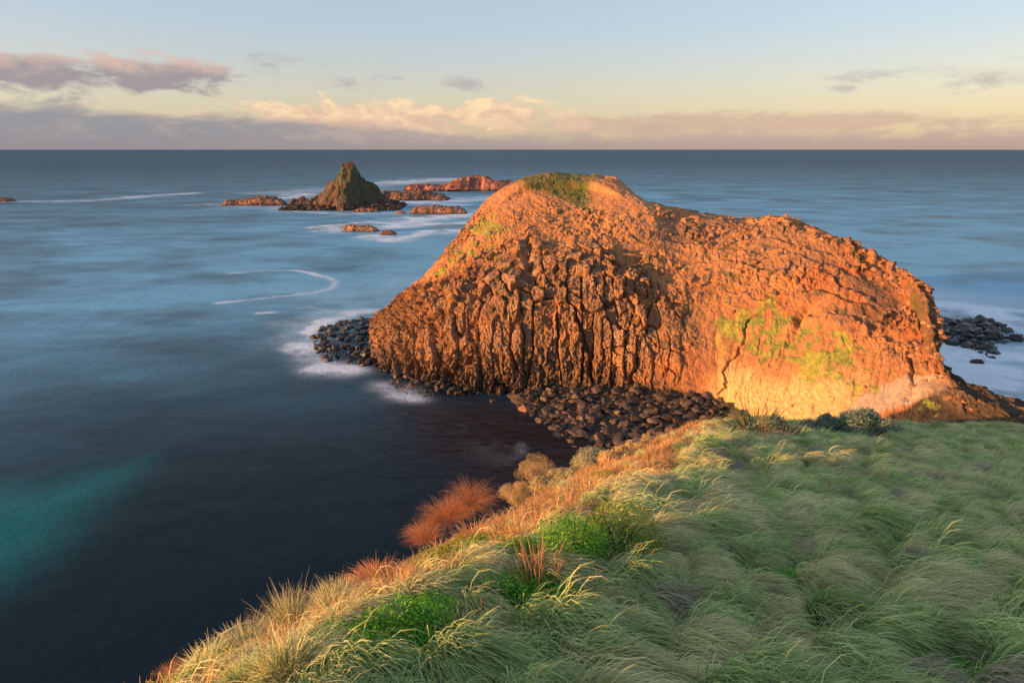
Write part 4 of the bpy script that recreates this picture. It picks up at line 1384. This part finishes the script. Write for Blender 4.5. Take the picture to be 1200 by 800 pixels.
# tussock mounds: one kind and one comb direction per mound, tall in its middle, short between mounds
ca, sa = math.cos(.35), math.sin(.35)
qa, qb = (Q[:, 0] * ca - Q[:, 1] * sa), (Q[:, 0] * sa + Q[:, 1] * ca)
msz = .62 + .018 * Q[:, 1]
F1, F2, cid_, cr, mox, moy, _e = worley(qa / (.42 + .009 * Q[:, 1]) + .25 * fbm(qa, qb, oct=2, seed=3), qb / (.32 + .007 * Q[:, 1]) + .25 * fbm(qa, qb, oct=2, seed=4), 950, .95)
h2 = _hash(cid_, cid_ * 0 + 3, cid_ * 0, 17)
h3 = _hash(cid_, cid_ * 0 + 7, cid_ * 0, 19)
f1 = fbm(Q[:, 0] / 3.0, Q[:, 1] / 2.2, oct=3, seed=900) * .8 + (h2 - .5) * 1.3
f2 = fbm(Q[:, 0] / 3.0, Q[:, 1] / 3.0, oct=2, seed=905) * .8 + (h3 - .5) * 1.3
kind_ = (h3 * 4.99).astype(int)
kind_ = np.where(f1 > .02, 5 + (h3 * 3.99).astype(int), kind_)
kind_ = np.where(f2 > .48, 9 + (h2 * 1.99).astype(int), kind_)
valley = F1 + r.normal(0, .06, nn)
kind_ = np.where((valley > .62) & (r.random(nn) < .8), 11 + r.integers(0, 3, nn), kind_)
kind_ = np.where(f2 < -.50, 11 + r.integers(0, 3, nn), kind_)
kind_ = np.where(r.random(nn) < .12, r.integers(0, 9, nn), kind_)
edge = qs + r.normal(0, .2, nn)
kind_ = np.where((edge > -.05) & (r.random(nn) < .8) & (kind_ < 11), 5 + (h3 * 3.99).astype(int), kind_)
bare = (edge > .15) & (Q[:, 1] > 7.0)
kind_ = np.where(bare & (r.random(nn) < .85), 14 + r.integers(0, 3, nn), kind_)
kind_ = np.where((edge > .15) & (r.random(nn) < .3), 14 + r.integers(0, 3, nn), kind_)
rz = fbm(Q[:, 0] / 4, Q[:, 1] / 4, oct=2, seed=911) * .7 + (h2 - .5) * .9 + r.normal(0, .16, nn)
bump_ = 1 - sst(F1, .12, .75)
sc = (.14 + .36 * bump_) * r.uniform(.8, 1.2, nn) * (.7 + .6 * cr) * (1 + .012 * Q[:, 1])
sc = np.where(kind_ >= 11, r.uniform(.35, .6, nn), sc)
qz = qz + .13 * bump_ * (kind_ < 11)
sc = np.where(kind_ >= 14, r.uniform(.35, 1.0, nn) * (.7 + .6 * bump_), sc)
drop_ = bare & (r.random(nn) < .30)
Q, qz, kind_, rz, sc = Q[~drop_], qz[~drop_], kind_[~drop_], rz[~drop_], sc[~drop_]
nn = len(Q)
gm_ = bpy.data.meshes.new('grass')
gm_.vertices.add(nn)
gm_.vertices.foreach_set('co', np.stack([Q[:, 0], Q[:, 1], qz - .02], 1).astype(np.float32).ravel())
for nm, arr, ty in (('rz', rz, 'FLOAT'), ('sc', sc, 'FLOAT'), ('kind_id', kind_, 'INT')):
    a = gm_.attributes.new(nm, ty, 'POINT')
    a.data.foreach_set('value', np.ascontiguousarray(arr, np.float32 if ty == 'FLOAT' else np.int32))
go = tag(obj('grass', gm_), kind='stuff')
ng = bpy.data.node_groups.new('grass_scatter', 'GeometryNodeTree')
ng.interface.new_socket('Geometry', in_out='INPUT', socket_type='NodeSocketGeometry')
ng.interface.new_socket('Geometry', in_out='OUTPUT', socket_type='NodeSocketGeometry')
gi, gout, jn = ng.nodes.new('NodeGroupInput'), ng.nodes.new('NodeGroupOutput'), ng.nodes.new('GeometryNodeJoinGeometry')


def named(nm, ty):
    nd = ng.nodes.new('GeometryNodeInputNamedAttribute')
    nd.data_type = ty
    nd.inputs['Name'].default_value = nm
    return nd.outputs['Attribute']


cxyz = ng.nodes.new('ShaderNodeCombineXYZ')
ng.links.new(named('rz', 'FLOAT'), cxyz.inputs[2])
for k, me in enumerate(kinds):
    po = bpy.data.objects.new('tussock_clump', me)     # never linked: only a shape for the grass object
    oi = ng.nodes.new('GeometryNodeObjectInfo')
    oi.inputs['Object'].default_value = po
    oi.inputs['As Instance'].default_value = True
    cmpn = ng.nodes.new('FunctionNodeCompare')
    cmpn.data_type = 'INT'
    cmpn.operation = 'EQUAL'
    ng.links.new(named('kind_id', 'INT'), cmpn.inputs[2])
    cmpn.inputs[3].default_value = k
    ip = ng.nodes.new('GeometryNodeInstanceOnPoints')
    ng.links.new(gi.outputs[0], ip.inputs['Points'])
    ng.links.new(cmpn.outputs[0], ip.inputs['Selection'])
    ng.links.new(oi.outputs['Geometry'], ip.inputs['Instance'])
    e2r = ng.nodes.new('FunctionNodeEulerToRotation')
    ng.links.new(cxyz.outputs[0], e2r.inputs[0])
    ng.links.new(e2r.outputs[0], ip.inputs['Rotation'])
    ng.links.new(named('sc', 'FLOAT'), ip.inputs['Scale'])
    ng.links.new(ip.outputs[0], jn.inputs[0])
ng.links.new(jn.outputs[0], gout.inputs[0])
md = go.modifiers.new('scatter', 'NODES')
md.node_group = ng
